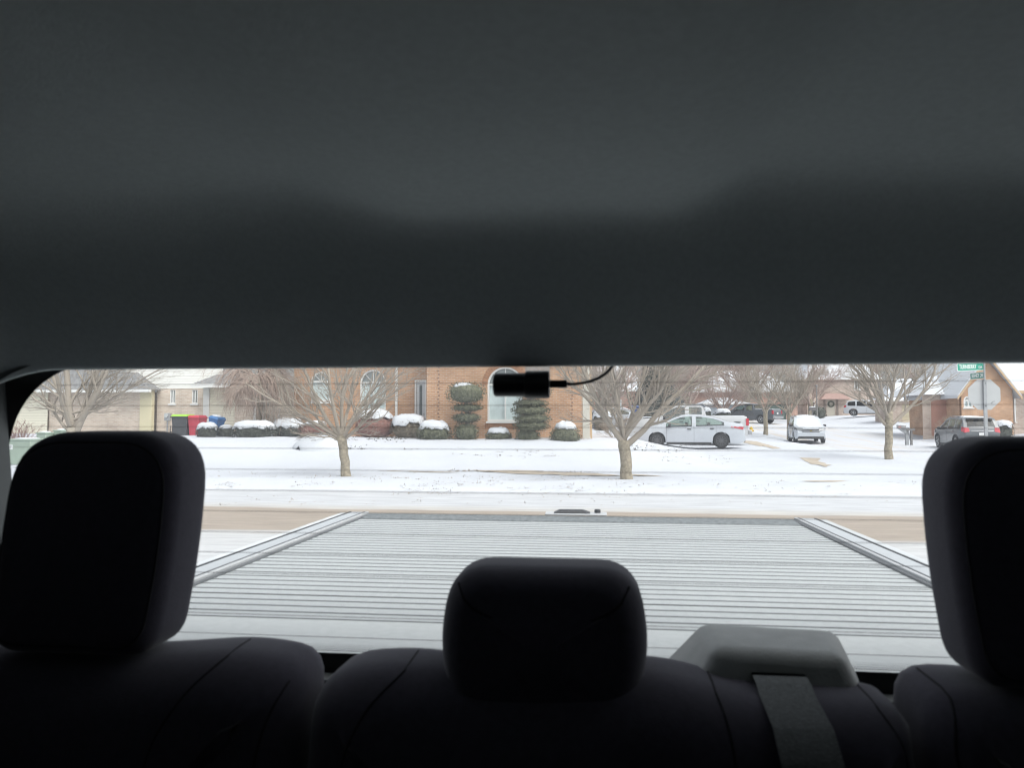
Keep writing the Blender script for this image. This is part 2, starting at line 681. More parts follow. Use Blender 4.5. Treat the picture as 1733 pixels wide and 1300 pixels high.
def build_ground():
    xs = lines((-400, -60, 40), (-60, -30, 2), (-30, 26, .3), (26, 60, 1.5), (60, 420, 40))
    ys = lines((-250, -10, 40), (-10, 7.4, 1.5), (7.4, 7.7, .15), (7.7, 16.6, 1.5), (16.6, 29, .2), (29, 46, .5), (46, 110, 1.6), (110, 700, 60))
    b = MB()

    def fn(i, j):
        X, Y = xs[i], ys[j]
        return (X, Y, -.25 if ROAD0 - .1 < Y < ROAD1 + .1 else gmesh(X, Y))
    b.grid(len(xs), len(ys), fn)
    struct(b.build('snow_ground', snow, smooth=True, angle=180))

    # the street in front of the truck
    b = MB()
    xs2 = lines((-120, -30, 10), (-30, 30, .5), (30, 140, 10))
    ys2 = lines((ROAD0 - .15, ROAD1 + .35, .25))
    b.grid(len(xs2), len(ys2), lambda i, j: (xs2[i], ys2[j], -.03 + .02 * noise.noise((xs2[i] * .3, ys2[j] * 2.2, 1.5))))
    struct(b.build('road', roadmat(), smooth=True, angle=180))

    # the side street running away to the right of the corner lot
    b = MB()
    ys3 = lines((16.6, 60, .8), (60, 130, 3))
    b.grid(14, len(ys3), lambda i, j: (kerb_x(ys3[j]) + 9.0 * i / 13, ys3[j],
                                       gz(kerb_x(ys3[j]) + 9.0 * i / 13, ys3[j]) + (-.03 if i in (0, 13) else .03) + .015 * noise.noise((i * 1.0, ys3[j] * .4, 2))))
    struct(b.build('side_road', sideroadmat(), smooth=True, angle=180))

    # bare pavement showing through the snow
    def patch(name, pts, m=M_CONC, lift=.014):
        P = [gnd(*p) for p in pts]
        bb = MB()
        cx = sum((p for p in P), V((0, 0, 0))) / len(P)
        n = len(P)
        dense = []
        for i in range(n):
            a, c = P[i], P[(i + 1) % n]
            k = max(2, int((c - a).length / .25))
            for t in range(k):
                q = a.lerp(c, t / k)
                q.x += .05 * noise.noise((q.x * 3, q.y * 3, 1)) * 1.2
                q.y += .09 * noise.noise((q.x * 2, q.y * 3, 6)) * 1.4
                dense.append((q.x, q.y, gz(q.x, q.y) + lift))
        o_ = len(bb.v)
        bb.v += dense
        bb.f.append(tuple(range(len(dense))))
        o = bb.build(name, m)
        bm = bmesh.new()
        bm.from_mesh(o.data)
        bmesh.ops.triangulate(bm, faces=bm.faces)
        for it in range(5):
            ed = [e_ for e_ in bm.edges if e_.calc_length() > .3]
            if not ed:
                break
            bmesh.ops.subdivide_edges(bm, edges=ed, cuts=1)
            bmesh.ops.triangulate(bm, faces=bm.faces)
        for v_ in bm.verts:
            v_.co.z = gmesh(v_.co.x, v_.co.y) + lift
        bmesh.ops.recalc_face_normals(bm, faces=bm.faces)
        bm.to_mesh(o.data)
        bm.free()
        struct(o)
        return o
    patch('sidewalk', [(800, 797), (905, 798), (1010, 802), (1058, 806), (1040, 806.5), (960, 806), (880, 802.5), (820, 800)])
    patch('sidewalk', [(1062, 803.5), (1100, 804), (1130, 807), (1090, 807)])
    patch('sidewalk', [(640, 797), (760, 799.5), (775, 801), (650, 798.6)])
    patch('sidewalk', [(1353, 775), (1390, 777), (1385, 781), (1408, 788), (1398, 791), (1372, 786)])
    patch('sidewalk', [(1355, 814.5), (1400, 814.5), (1468, 816.5), (1440, 818), (1380, 817)])
    patch('driveway', [(1252, 744), (1285, 749), (1322, 760), (1308, 760), (1268, 752), (1252, 748)])
    patch('driveway', [(1496, 710), (1540, 706), (1590, 707), (1570, 713), (1530, 716)])


build_ground()


# ================================================================== BARE TREES
def rnd_perp(rng, d):
    a = d.orthogonal().normalized()
    b = d.cross(a)
    t = rng.uniform(0, 2 * math.pi)
    return a * math.cos(t) + b * math.sin(t)


def grow(mb, rng, p, d, L, r, lev, sp):
    seg = sp['seg'][lev]
    n = max(2, int(round(L / seg)))
    pts, rad = [p.copy()], [r]
    pos, dr = p.copy(), d.copy()
    ds = [d.copy()]
    for i in range(n):
        dr = dr + V((rng.gauss(0, 1), rng.gauss(0, 1), rng.gauss(0, 1))) * sp['wob'][lev] + V((0, 0, 1)) * sp['trop'][lev]
        dr.normalize()
        pos = pos + dr * (L / n)
        pts.append(pos.copy())
        rad.append(max(sp['rmin'], r * (1 - .72 * (i + 1) / n)))
        ds.append(dr.copy())
    mb.tube(pts, rad, sp['sides'][lev], cap=False)
    if lev >= sp['max']:
        return
    nc = sp['kids'][lev]
    nc = int(nc * rng.uniform(.8, 1.2) + .5)
    for k in range(nc):
        t = sp['t0'][lev] + (1 - sp['t0'][lev]) * (k + rng.random()) / nc
        x = min(n - 1e-4, t * n)
        i = int(x)
        q = pts[i].lerp(pts[i + 1], x - i)
        ang = R(rng.uniform(*sp['ang'][lev]))
        cdv = (ds[i] * math.cos(ang) + rnd_perp(rng, ds[i]) * math.sin(ang)).normalized()
        if cdv.z < sp.get('minz', -.2):
            cdv.z = sp.get('minz', -.2) + abs(cdv.z) * .3
            cdv.normalize()
        grow(mb, rng, q, cdv, L * rng.uniform(*sp['ratio'][lev]) * (1.15 - .55 * t), rad[i] * (.5 if lev else .56), lev + 1, sp)


STREET = dict(seg=[.32, .22, .16, .13], wob=[.095, .13, .16, .18], trop=[.05, .07, .06, .03], rmin=.0023, sides=[7, 5, 3, 3],
              max=3, kids=[11, 7, 4], t0=[.16, .12, .1], ang=[(22, 48), (25, 55), (25, 60)], ratio=[(.32, .5), (.34, .55), (.35, .6)], minz=-.15)


def tree_mesh(seed, limbs, trunk_h, trunk_r, lean=(0, 0), sp=STREET):
    """limbs: (azimuth deg, tilt from vertical deg, length, radius, start height)"""
    rng = random.Random(seed)
    tm, cm = MB(), MB()
    pts, rad = [], []
    for i in range(8):
        t = i / 7
        pts.append(V((lean[0] * t + .012 * rng.gauss(0, 1), lean[1] * t + .01 * rng.gauss(0, 1), -.15 + (trunk_h + .15) * t)))
        rad.append(trunk_r * (1.22 if i == 0 else 1.1 if i == 1 else 1.0 - .06 * t + (.12 * max(0, t - .8) / .2)))
    tm.tube(pts, rad, 14)
    for az, tilt, L, r, h in limbs:
        a, t = R(az), R(tilt)
        d = V((math.cos(a) * math.sin(t), math.sin(a) * math.sin(t), math.cos(t)))
        base = V((lean[0], lean[1], 0)) * (h / trunk_h) + V((0, 0, h)) - d * .02
        grow(cm, rng, base, d, L, r, 0, sp)
    return tm, cm


def plant_tree(name, label, loc, meshes, mbark=M_BARK, mtwig=M_TWIG, rz=0, scale=1, group='bare street trees'):
    t = thing(name, label, 'tree', loc, rz, group)
    t.scale = (scale,) * 3
    if isinstance(meshes[0], MB):
        a = meshes[0].build('trunk', mbark, t, smooth=True, angle=180)
        b = meshes[1].build('crown', mtwig, t, smooth=True, angle=180)
        return t, (a.data, b.data)
    for nm, me in zip(('trunk', 'crown'), meshes):
        o = bpy.data.objects.new(nm, me)
        C.objects.link(o)
        o.parent = t
    return t, meshes


def limbs_auto(seed, n, tilt, L, r, h0, h1):
    g = random.Random(seed)
    out = []
    for k in range(n):
        out.append((360 * k / n * 1.0 + g.uniform(-18, 18) + k * 7, g.uniform(*tilt), g.uniform(*L), g.uniform(*r), h0 + (h1 - h0) * g.random()))
    return out


# tree in front of the brick house
p = gnd(587, 806)
plant_tree('bare_tree', 'bare street tree with a slim leaning trunk, left of the white front door', p,
           tree_mesh(3, [(175, 52, 3.0, .055, 1.0), (200, 35, 3.2, .06, 1.05), (150, 62, 2.6, .045, .95), (260, 22, 3.3, .06, 1.1), (20, 40, 3.2, .06, 1.05),
                         (0, 58, 2.8, .05, .98), (330, 46, 2.9, .05, 1.0), (80, 30, 3.2, .055, 1.08), (110, 45, 2.8, .05, 1.0), (300, 12, 3.4, .06, 1.1), (190, 68, 2.0, .035, .92),
                         (350, 66, 2.2, .035, .95)], 1.08, .125, lean=(-.16, 0)))
# tree left of the white sedan
p = gnd(1061, 811)
plant_tree('bare_tree', 'bare grey street tree with a stout forked trunk, left of the white sedan', p,
           tree_mesh(7, [(178, 26, 3.5, .085, .86), (186, 40, 3.0, .06, 1.0), (150, 10, 3.6, .075, 1.0), (0, 44, 3.5, .085, .82), (10, 26, 3.4, .065, 1.05), (355, 58, 3.2, .055, 1.2),
                         (60, 30, 3.2, .055, .95), (250, 30, 3.0, .05, 1.0), (320, 36, 3.2, .055, 1.0), (110, 40, 2.8, .045, 1.0)], .98, .15, lean=(-.06, 0),
                     sp={**STREET, 'kids': [13, 8, 4], 'trop': [.035, .05, .05, .03]}))
# big tree at the left edge
p = at(122, 850, 19.3)
p.z = gz(p.x, p.y)
plant_tree('bare_tree', 'thick bare tree with knotty limbs behind the left headrest, before the beige brick house', p,
           tree_mesh(11, [(176, 30, 3.4, .085, 1.05), (150, 12, 3.6, .105, 1.2), (184, 52, 1.9, .05, 1.12), (4, 32, 3.4, .10, 1.0), (352, 42, 3.4, .07, 1.25), (30, 18, 3.6, .08, 1.2), (0, 58, 3.0, .05, 1.5),
                          (80, 40, 3, .05, 1.25), (270, 38, 3, .05, 1.25), (182, 66, 2.6, .035, 1.6), (5, 68, 2.8, .035, 1.7)], 1.3, .165, lean=(-.03, 0),
                      sp={**STREET, 'kids': [9, 6, 3], 'trop': [.02, .03, .02, 0], 'wob': [.09, .14, .18, .2]}), mbark=mat('pale_bark', (.36, .32, .26), .9, var=.25, vscale=12, bump=.8, bscale=26),
           mtwig=mat('pale_twig', (.32, .28, .23), .9))
# tree by the side street
p = gnd(1505, 779)
_, near_pair = plant_tree('bare_tree', 'bare vase-shaped tree left of the dark grey SUV, near the street sign', p,
                          tree_mesh(19, [(178, 46, 3.6, .07, 1.15), (190, 34, 3.6, .06, 1.5), (160, 22, 3.8, .06, 1.7), (0, 50, 4.2, .07, 1.2), (8, 62, 3.6, .05, 1.9), (350, 30, 3.8, .06, 1.6),
                                         (60, 30, 3.4, .055, 1.6), (270, 26, 3.6, .06, 1.6), (110, 38, 3.2, .05, 1.6), (300, 14, 4, .065, 1.75), (230, 45, 3.2, .05, 1.5)], 1.75, .135, lean=(.02, 0)))
A = tree_mesh(23, limbs_auto(23, 12, (18, 52), (3.2, 4.2), (.05, .075), 1.5, 2.0), 1.95, .16, sp={**STREET, 'rmin': .005, 'kids': [11, 7, 3]})
p = gnd(1336, 745)
_, mid_pair = plant_tree('bare_tree', 'bare tree whose trunk stands in front of the white SUV', p, A)
p = gnd(1296, 737)
plant_tree('bare_tree', 'bare tree between the yellow hydrant and the white SUV', p, mid_pair, rz=2.2)
B = tree_mesh(31, limbs_auto(31, 12, (25, 60), (3.2, 4.4), (.05, .08), 1.0, 1.8), 1.8, .2, sp={**STREET, 'rmin': .007, 'kids': [10, 7, 4]})
far_lab = [(1225, 712, 66, 'grey bare tree standing in snowy bushes beyond the white pickup', 1.0, 0),
           (1165, 712, 74, 'bare tree above the cab of the white pickup', 1.5, 1.3),
           (1265, 708, 84, 'tall reddish bare tree behind the dark pickup', 1.9, 2.1),
           (1372, 706, 80, 'reddish bare tree behind the white SUV roof', 1.3, .7),
           (1030, 716, 48, 'bare tree behind the hedge at the brick house corner', 1.1, 3.0),
           (1455, 700, 112, 'tall bare tree behind the beige house with the wreath', 2.0, 4.0),
           (1580, 700, 104, 'tall bare tree behind the brown garage door', 1.7, 5.0),
           (1210, 700, 108, 'tall bare tree far behind the pickup trucks', 2.0, .4)]
fp = None
for i, (px, py, Y, lab, sc, rz) in enumerate(far_lab):
    q = at(px, py, Y)
    q.z = gz(q.x, q.y)
    if fp is None:
        _, fp = plant_tree('bare_tree', lab, q, B, mtwig=M_TWIGR, scale=sc, rz=rz)
    else:
        plant_tree('bare_tree', lab, q, fp, scale=sc, rz=rz)

# weeping tree by the beige house
WEEP = dict(seg=[.2, .16, .14], wob=[.12, .08, .05], trop=[-.07, -.26, -.2], rmin=.0034, sides=[6, 3, 3], max=2, kids=[20, 8], t0=[.2, .1], ang=[(30, 70), (15, 40)],
            ratio=[(.55, .95), (.5, .8)], minz=-.9)
p = at(437, 740, 29.8)
p.z = gz(p.x, p.y)
wl = [(a, random.Random(a).uniform(45, 78), random.Random(a + 1).uniform(1.3, 2.0), .05, 1.85 + .5 * random.Random(a + 2).random()) for a in range(0, 360, 22)]
plant_tree('weeping_tree', 'bare weeping tree with a dense curtain of hanging twigs beside the beige house', p,
           tree_mesh(41, wl + [(200, 20, 1.2, .06, 2.2), (20, 25, 1.3, .06, 2.2)], 2.3, .13, lean=(.1, 0), sp=WEEP), mtwig=M_WEEP, group='weeping trees')

# multi-stem bare shrubs
SHRUB = dict(seg=[.14, .1, .08], wob=[.12, .16, .18], trop=[.05, .05, .04], rmin=.004, sides=[4, 3, 3], max=2, kids=[7, 4], t0=[.25, .2], ang=[(18, 45), (20, 50)],
             ratio=[(.35, .6), (.4, .6)], minz=-.1)


def stem_shrub(name, label, loc, seed, n, tilt, L, r, m, sp=SHRUB, group='bare shrubs'):
    g = random.Random(seed)
    mb = MB()
    for k in range(n):
        a, t = g.uniform(0, 6.283), R(g.uniform(*tilt))
        d = V((math.cos(a) * math.sin(t), math.sin(a) * math.sin(t), math.cos(t)))
        grow(mb, g, V((d.x * .08, d.y * .08, -.05)), d, g.uniform(*L), r, 0, sp)
    o = mb.build(name, m, smooth=True, angle=180)
    o.location = loc
    tag(o, label, 'shrub', group)
    return o


p = gnd(27, 763)
stem_shrub('bare_shrub', 'reddish bare shrub at the left edge, behind the green utility box', p, 5, 16, (8, 50), (.75, 1.05), .016, mat('red_stem', (.24, .13, .105), .9))
p = at(1611, 712, 50.3)
p.z = gz(p.x, p.y)
stem_shrub('bare_shrub', 'round bare tan shrub before the brown garage door, above the dark SUV', p, 9, 46, (3, 48), (1.0, 1.5), .014, mat('tan_stem', (.33, .27, .19), .9))
p = at(478, 738, 29.5)
p.z = gz(p.x, p.y)
stem_shrub('bare_shrub', 'thin bare shrub in front of the white porch, right of the weeping tree', p, 12, 14, (15, 60), (1.1, 1.7), .014, M_TWIG)
p = at(1040, 748, 29.5)
p.z = gz(p.x, p.y)
stem_shrub('bare_shrub', 'low twiggy shrub poking out of the snow mound at the brick house corner', p, 14, 26, (25, 75), (.5, .95), .010, M_TWIG)


# ================================================================== EVERGREEN SHRUBS
def supr(d, p):
    return 1 / (abs(d[0]) ** p + abs(d[1]) ** p + abs(d[2]) ** p) ** (1 / p)


def foliage(mb, rng, c, a, b, h, pw, n, leaf, lo=.82, hi=1.10, core=.84):
    o = len(mb.v)
    N, Mm = 18, 10
    for j in range(Mm + 1):
        t = math.pi * j / Mm
        for k in range(N):
            f = 2 * math.pi * k / N
            d = (math.sin(t) * math.cos(f), math.sin(t) * math.sin(f), -math.cos(t))
            r = supr(d, pw) * core * (1 + .06 * noise.noise((d[0] * 3 + c[0], d[1] * 3, d[2] * 3)))
            mb.v.append((c[0] + a * d[0] * r, c[1] + b * d[1] * r, c[2] + h * d[2] * r))
    for j in range(Mm):
        for k in range(N):
            k2 = (k + 1) % N
            mb.f.append((o + j * N + k, o + j * N + k2, o + (j + 1) * N + k2, o + (j + 1) * N + k))
    for i in range(n):
        d = V((rng.gauss(0, 1), rng.gauss(0, 1), rng.gauss(0, 1))).normalized()
        wv = 1 + .07 * noise.noise((d.x * 4 + c[0], d.y * 4, d.z * 4 + c[1]))
        r = supr(d, pw) * rng.uniform(lo, hi) * wv
        q = V((c[0] + a * d.x * r, c[1] + b * d.y * r, c[2] + h * d.z * r))
        u = V((rng.gauss(0, 1), rng.gauss(0, 1), rng.gauss(0, 1))).normalized()
        w_ = (u.cross(d) if u.cross(d).length > .1 else u.orthogonal()).normalized()
        u = (u + d * .6).normalized() * leaf * rng.uniform(.6, 1.3)
        w_ = w_ * leaf * rng.uniform(.3, .6)
        k = len(mb.v)
        for s_, t_ in ((-1, 0), (0, -1), (1, 0), (0, 1)):
            e = q + u * s_ + w_ * t_
            mb.v.append((e.x, e.y, e.z))
        mb.f.append((k, k + 1, k + 2, k + 3))


def cap_mesh(rng, c, a, b, h, pw, th, cover=.95, seed=0):
    """snow lying on the top of a superellipsoid"""
    mb = MB()
    N, Mm = 28, 8
    o = 0

    def top(rx, f):
        dx, dy = math.cos(f) * rx, math.sin(f) * rx
        k = max(0.0, 1 - (abs(dx) ** pw + abs(dy) ** pw))
        return k ** (1 / pw) * h
    for layer in (0, 1):
        for j in range(Mm + 1):
            for k in range(N):
                f = 2 * math.pi * k / N
                edge = cover * (1 + .24 * noise.noise((math.cos(f) * 2.2 + seed, math.sin(f) * 2.2, c[0])) + .12 * noise.noise((math.cos(f) * 6, math.sin(f) * 6, seed)))
                rr = j / Mm * edge
                s_ = supr((math.cos(f), math.sin(f), 0), pw)
                rr = min(rr, .99) * s_
                z = top(rr, f)
                if layer == 0:
                    z += .8 * th * (1 - (j / Mm) ** 5) ** .5 * (1 + .45 * noise.noise((rr * math.cos(f) * 3 + seed, rr * math.sin(f) * 3, 2)))
                    z += .01
                else:
                    z -= .03
                mb.v.append((c[0] + a * rr * math.cos(f), c[1] + b * rr * math.sin(f), c[2] + z))
    n1 = (Mm + 1) * N
    for L_ in (0, 1):
        for j in range(Mm):
            for k in range(N):
                k2 = (k + 1) % N
                q = (L_ * n1 + j * N + k, L_ * n1 + (j + 1) * N + k, L_ * n1 + (j + 1) * N + k2, L_ * n1 + j * N + k2)
                mb.f.append(q if L_ == 0 else q[::-1])
    for k in range(N):
        k2 = (k + 1) % N
        mb.f.append((Mm * N + k, n1 + Mm * N + k, n1 + Mm * N + k2, Mm * N + k2))
    return mb


def bush(label, x0, x1, ytop, ybot, Y, m=M_GREEN, pw=2.6, capth=.12, cover=.95, depth=.8, n=1600, leaf=.035, seed=0, name='shrub', group='snow-capped shrubs'):
    """box in photograph pixels, at the distance Y where the bed lies"""
    rng = random.Random(seed + int(x0))
    l, r = at(x0, ybot, Y), at(x1, ybot, Y)
    t = at((x0 + x1) / 2, ytop, Y)
    a = (r.x - l.x) / 2
    cx = (l.x + r.x) / 2
    zb = min(gz(cx, Y) - .03, l.z)
    h = (t.z - capth * .9 - zb)
    root = thing(name, label, 'shrub', (cx, Y, zb), 0, group)
    mb = MB()
    foliage(mb, rng, (0, 0, h * .46), a * .97, a * depth, h * .54, pw, n, leaf)
    mb.build('foliage', m, root)
    if capth > 0:
        cap_mesh(rng, (0, 0, h * .46), a * .98, a * depth, h * .54, pw, capth, cover, seed).build('snow_cap', snowcap, root, smooth=True, angle=180)
    return root


YB = 27.2
bush('dark snow-topped shrub beside the blue and red bins', 334, 368, 715, 742, 28.6, M_DARKG, 3, .14, .9, seed=1)
bush('small dark shrub between the bins and the wide hedge', 368, 397, 719, 738, 28.8, M_DARKG, 2.4, .07, .75, n=900, seed=2)
bush('wide flat-topped dark hedge under thick snow, below the weeping tree', 396, 464, 712, 741, 28.2, M_DARKG, 4, .18, .98, depth=.55, n=2400, seed=3)
bush('dark shrub with a peaked snow cap in front of the white porch', 462, 513, 707, 735, 29.2, M_DARKG, 2.8, .22, .98, n=1600, seed=4)
bush('reddish twiggy bush with snow behind the tree before the brick house', 596, 672, 693, 737, 28.4, M_REDL, 2.4, .2, .8, n=2600, leaf=.028, seed=5)
bush('brown flat-topped hedge under snow, left of the white front door base', 663, 722, 701, 741, 28.2, M_BROWNL, 3.6, .2, .98, n=1900, seed=6)
bush('round green shrub with thick snow, left of the left topiary', 706, 763, 711, 747, 26.9, M_GREEN, 2.7, .2, .85, n=1900, seed=7)
bush('smallest green shrub with a snow crown under the arched window', 822, 865, 723, 747, 26.9, M_GREEN, 2.6, .15, .85, n=1100, seed=8)
bush('round green shrub with snow on its left, at the brick house corner', 930, 983, 713, 753, 26.6, M_GREEN, 2.3, .2, .66, n=1900, seed=9)
bush('dry reddish bush with sparse snow behind the weeping mound', 508, 560, 712, 737, 28.6, M_REDL, 2.3, .05, .7, n=1600, leaf=.026, seed=10)
bush('dark hedge under snow at the driveway corner of the brick house', 1002, 1036, 694, 716, 44, M_BROWNL, 3.5, .2, .95, n=900, leaf=.05, seed=11)
bush('snowy dark bush right of the white pickup cab', 1186, 1207, 689, 706, 60, M_DARKG, 2.4, .14, .7, n=700, leaf=.07, seed=12)
bush('snowy dark bush under the grey bare tree', 1204, 1243, 691, 707, 62, M_DARKG, 2.4, .16, .7, n=900, leaf=.07, seed=13)
bush('low dark round bush left of the wreath door', 1372, 1398, 688, 700, 92, M_DARKG, 2.4, .0, .7, n=700, leaf=.09, seed=14)
bush('low snowy hedge before the brick gable, right of the dark SUV', 1680, 1714, 711, 720, 50.2, M_DARKG, 3, .12, .95, n=700, leaf=.05, seed=15)


def topiary(label, cx, tiers, ybot, Y, seed):
    """tiers: (x half width px, y top, y bottom, superellipse power)"""
    base = at(cx, ybot, Y)
    zb = gz(base.x, Y) - .03
    root = thing('topiary', label, 'topiary', (base.x, Y, zb), 0, 'clipped topiaries before the brick house')
    rng = random.Random(seed)
    for i, (ox, hw, yt, yb, pw) in enumerate(tiers):
        c = at(cx + ox, (yt + yb) / 2, Y)
        a = at(cx + ox + hw, yb, Y).x - at(cx + ox, yb, Y).x
        h = (at(cx, yt, Y).z - at(cx, yb, Y).z) / 2
        mb = MB()
        foliage(mb, rng, (c.x - base.x, 0, c.z - zb), a, a * .9, h, pw, int(900 + 3200 * a * h), .036, lo=.74, hi=1.14)
        mb.build('foliage_tier', M_GREEN if i != 1 else M_GREEN, root)
    top = at(cx, tiers[0][2], Y)
    MB().tube([(0, 0, -.1), (.02, 0, (top.z - zb) * .5), (0, 0, (top.z - zb) * .85)], [.06, .05, .03], 8).build('trunk', M_BARK, root, smooth=True)
    return root, base, zb


t1, b1, z1 = topiary('mushroom-topped topiary with snow on its round head, left of the arched window', 789,
                     [(0, 31, 648, 684, 2.7), (2, 25, 684, 697, 2.0), (1, 23, 699, 715, 2.0), (0, 19, 716, 747, 3.2)], 745, 27.0, 3)
c = at(785, 657, 27.0)
cap_mesh(random.Random(1), (c.x - b1.x, -.05, c.z - z1 - .25), .46, .42, .40, 2.6, .05, .78, 4).build('snow_cap', snowcap, t1, smooth=True, angle=180)
topiary('tiered spiral topiary behind the dash camera, right of the arched window', 899,
        [(0, 33, 640, 676, 2.4), (-1, 28, 676, 690, 2.0), (-1, 31, 686, 704, 2.1), (2, 30, 700, 717, 2.1), (0, 29, 712, 730, 2.3), (-6, 19, 726, 751, 3.5)], 750, 26.7, 8)

# low weeping mound under snow behind the first tree
p = at(545, 752, 25.2)
p.z = gz(p.x, p.y)
root = thing('mounded_shrub', 'low weeping mound of dark twigs under snow behind the leaning tree trunk', 'shrub', p, 0, 'mounded shrubs')
cap_mesh(random.Random(2), (0, 0, -.42), 1.15, .85, .84, 2.0, .03, .93, 2).build('snow_cap', snowcap, root, smooth=True, angle=180)
g = random.Random(77)
mb = MB()
for k in range(240):
    a, rr = g.uniform(0, 6.283), g.uniform(.1, .85)
    p0 = V((math.cos(a) * rr * .9, math.sin(a) * rr * .68, .82 * math.sqrt(max(0, 1 - rr * rr * .75)) - .36))
    d = V((math.cos(a), math.sin(a) * .7, .25))
    pts = [p0]
    for i in range(4):
        d = d + V((g.gauss(0, .2), g.gauss(0, .2), -.13))
        d.normalize()
        pts.append(pts[-1] + d * .07)
    mb.tube(pts, [.008, .007, .006, .005, .004], 3, cap=False)
mb.build('twigs', mat('dark_twig', (.10, .085, .065), .9), root)

# big dark conifer beyond the sedan
p = at(1106, 712, 62)
p.z = gz(p.x, p.y)
root = thing('conifer', 'tall dark evergreen behind the white pickup cab', 'tree', p, 0)
g = random.Random(5)
mb = MB()
for k in range(9):
    t = k / 8
    foliage(mb, g, (g.uniform(-.15, .15), g.uniform(-.1, .1), .9 + 6.2 * t), 2.1 * (1 - .8 * t), 2.0 * (1 - .8 * t), .95, 2.0, 1100, .11, lo=.7, hi=1.15, core=.7)
mb.build('crown', M_DARKG, root)
MB().tube([(0, 0, -.2), (0, 0, 6)], [.2, .06], 10).build('trunk', M_BARK, root, smooth=True)


# grass, leaves and crumbs of earth poking through the snow
def tufts(name, zones, m, seed):
    g = random.Random(seed)
    mb = MB()
    for (px0, px1, py0, py1, n, sz) in zones:
        for i in range(n):
            q = gnd0(g.uniform(px0, px1), g.uniform(py0, py1))
            if noise.noise((q.x * .7, q.y * 1.1, seed)) < -.08:
                continue
            for k in range(g.randint(1, 4)):
                b = V((q.x + g.gauss(0, .04), q.y + g.gauss(0, .04), gmesh(q.x, q.y) + .004))
                u = V((g.gauss(0, 1), g.gauss(0, 1), abs(g.gauss(0, .5)) + .15)).normalized() * sz * g.uniform(.5, 1.4)
                w_ = V((-u.y, u.x, .004)).normalized() * sz * .3
                i0 = len(mb.v)
                for e in (b - w_, b + w_, b + u + w_ * .3, b + u - w_ * .3):
                    mb.v.append(tuple(e))
                mb.f.append((i0, i0 + 1, i0 + 2, i0 + 3))
    o = mb.build(name, m)
    o['kind'] = 'stuff'
    return o


def gnd0(px, py):
    d = ray(px, py)
    z = .1
    for i in range(14):
        t = (z - CAM.z) / d.z
        q = CAM + d * t
        z = .5 * z + .5 * gz(q.x, q.y)
    return V((q.x, q.y, gz(q.x, q.y)))


o = tufts('grass_tufts', [(350, 700, 799, 826, 300, .036), (660, 1060, 805, 838, 520, .036), (1060, 1560, 814, 838, 200, .034), (760, 1000, 752, 772, 800, .045), (1120, 1250, 772, 786, 120, .04), (350, 1500, 838, 856, 90, .035)],
          mat('dead_grass', (.33, .29, .24), .95), 3)
tag(o, 'scattered dead grass blades poking through the snowy lawn', 'grass')
o = tufts('ground_cover', [(590, 720, 738, 752, 240, .07), (1060, 1160, 750, 768, 140, .06)], mat('dark_leaf_litter', (.09, .08, .06), .95), 9)
tag(o, 'dark ground cover leaves showing through snow by the front beds', 'ground cover')


# ================================================================== HOUSES
def arch_pts(xa, xb, zb, n=14):
    r = (xb - xa) / 2
    cx = (xa + xb) / 2
    return [(cx - r * math.cos(math.pi * i / n), zb + r * math.sin(math.pi * i / n)) for i in range(n + 1)]


def wall(root, name, x0, x1, z0, z1, Y, m, openings=(), th=.22, label=None):
    """a wall facing the street with real openings"""
    b = MB()

    def q(*pts):
        o = len(b.v)
        b.v.extend(pts)
        b.f.append(tuple(range(o, o + len(pts))))
    ops = sorted(openings)
    cur = x0
    for (xa, xb, za, zb, arch) in ops:
        q((cur, Y, z0), (xa, Y, z0), (xa, Y, z1), (cur, Y, z1))
        q((xa, Y, z0), (xb, Y, z0), (xb, Y, za), (xa, Y, za))
        top = arch_pts(xa, xb, zb) if arch else [(xa, zb), (xb, zb)]
        for (ax, az), (bx, bz) in zip(top[:-1], top[1:]):
            q((ax, Y, az), (bx, Y, bz), (bx, Y, z1), (ax, Y, z1))
            q((ax, Y, az), (ax, Y + th, az), (bx, Y + th, bz), (bx, Y, bz))
        q((xa, Y, za), (xb, Y, za), (xb, Y + th, za), (xa, Y + th, za))
        q((xa, Y, za), (xa, Y + th, za), (xa, Y + th, zb), (xa, Y, zb))
        q((xb, Y, zb), (xb, Y + th, zb), (xb, Y + th, za), (xb, Y, za))
        cur = xb
    q((cur, Y, z0), (x1, Y, z0), (x1, Y, z1), (cur, Y, z1))
    o = b.build(name, m, root, world=True)
    return o


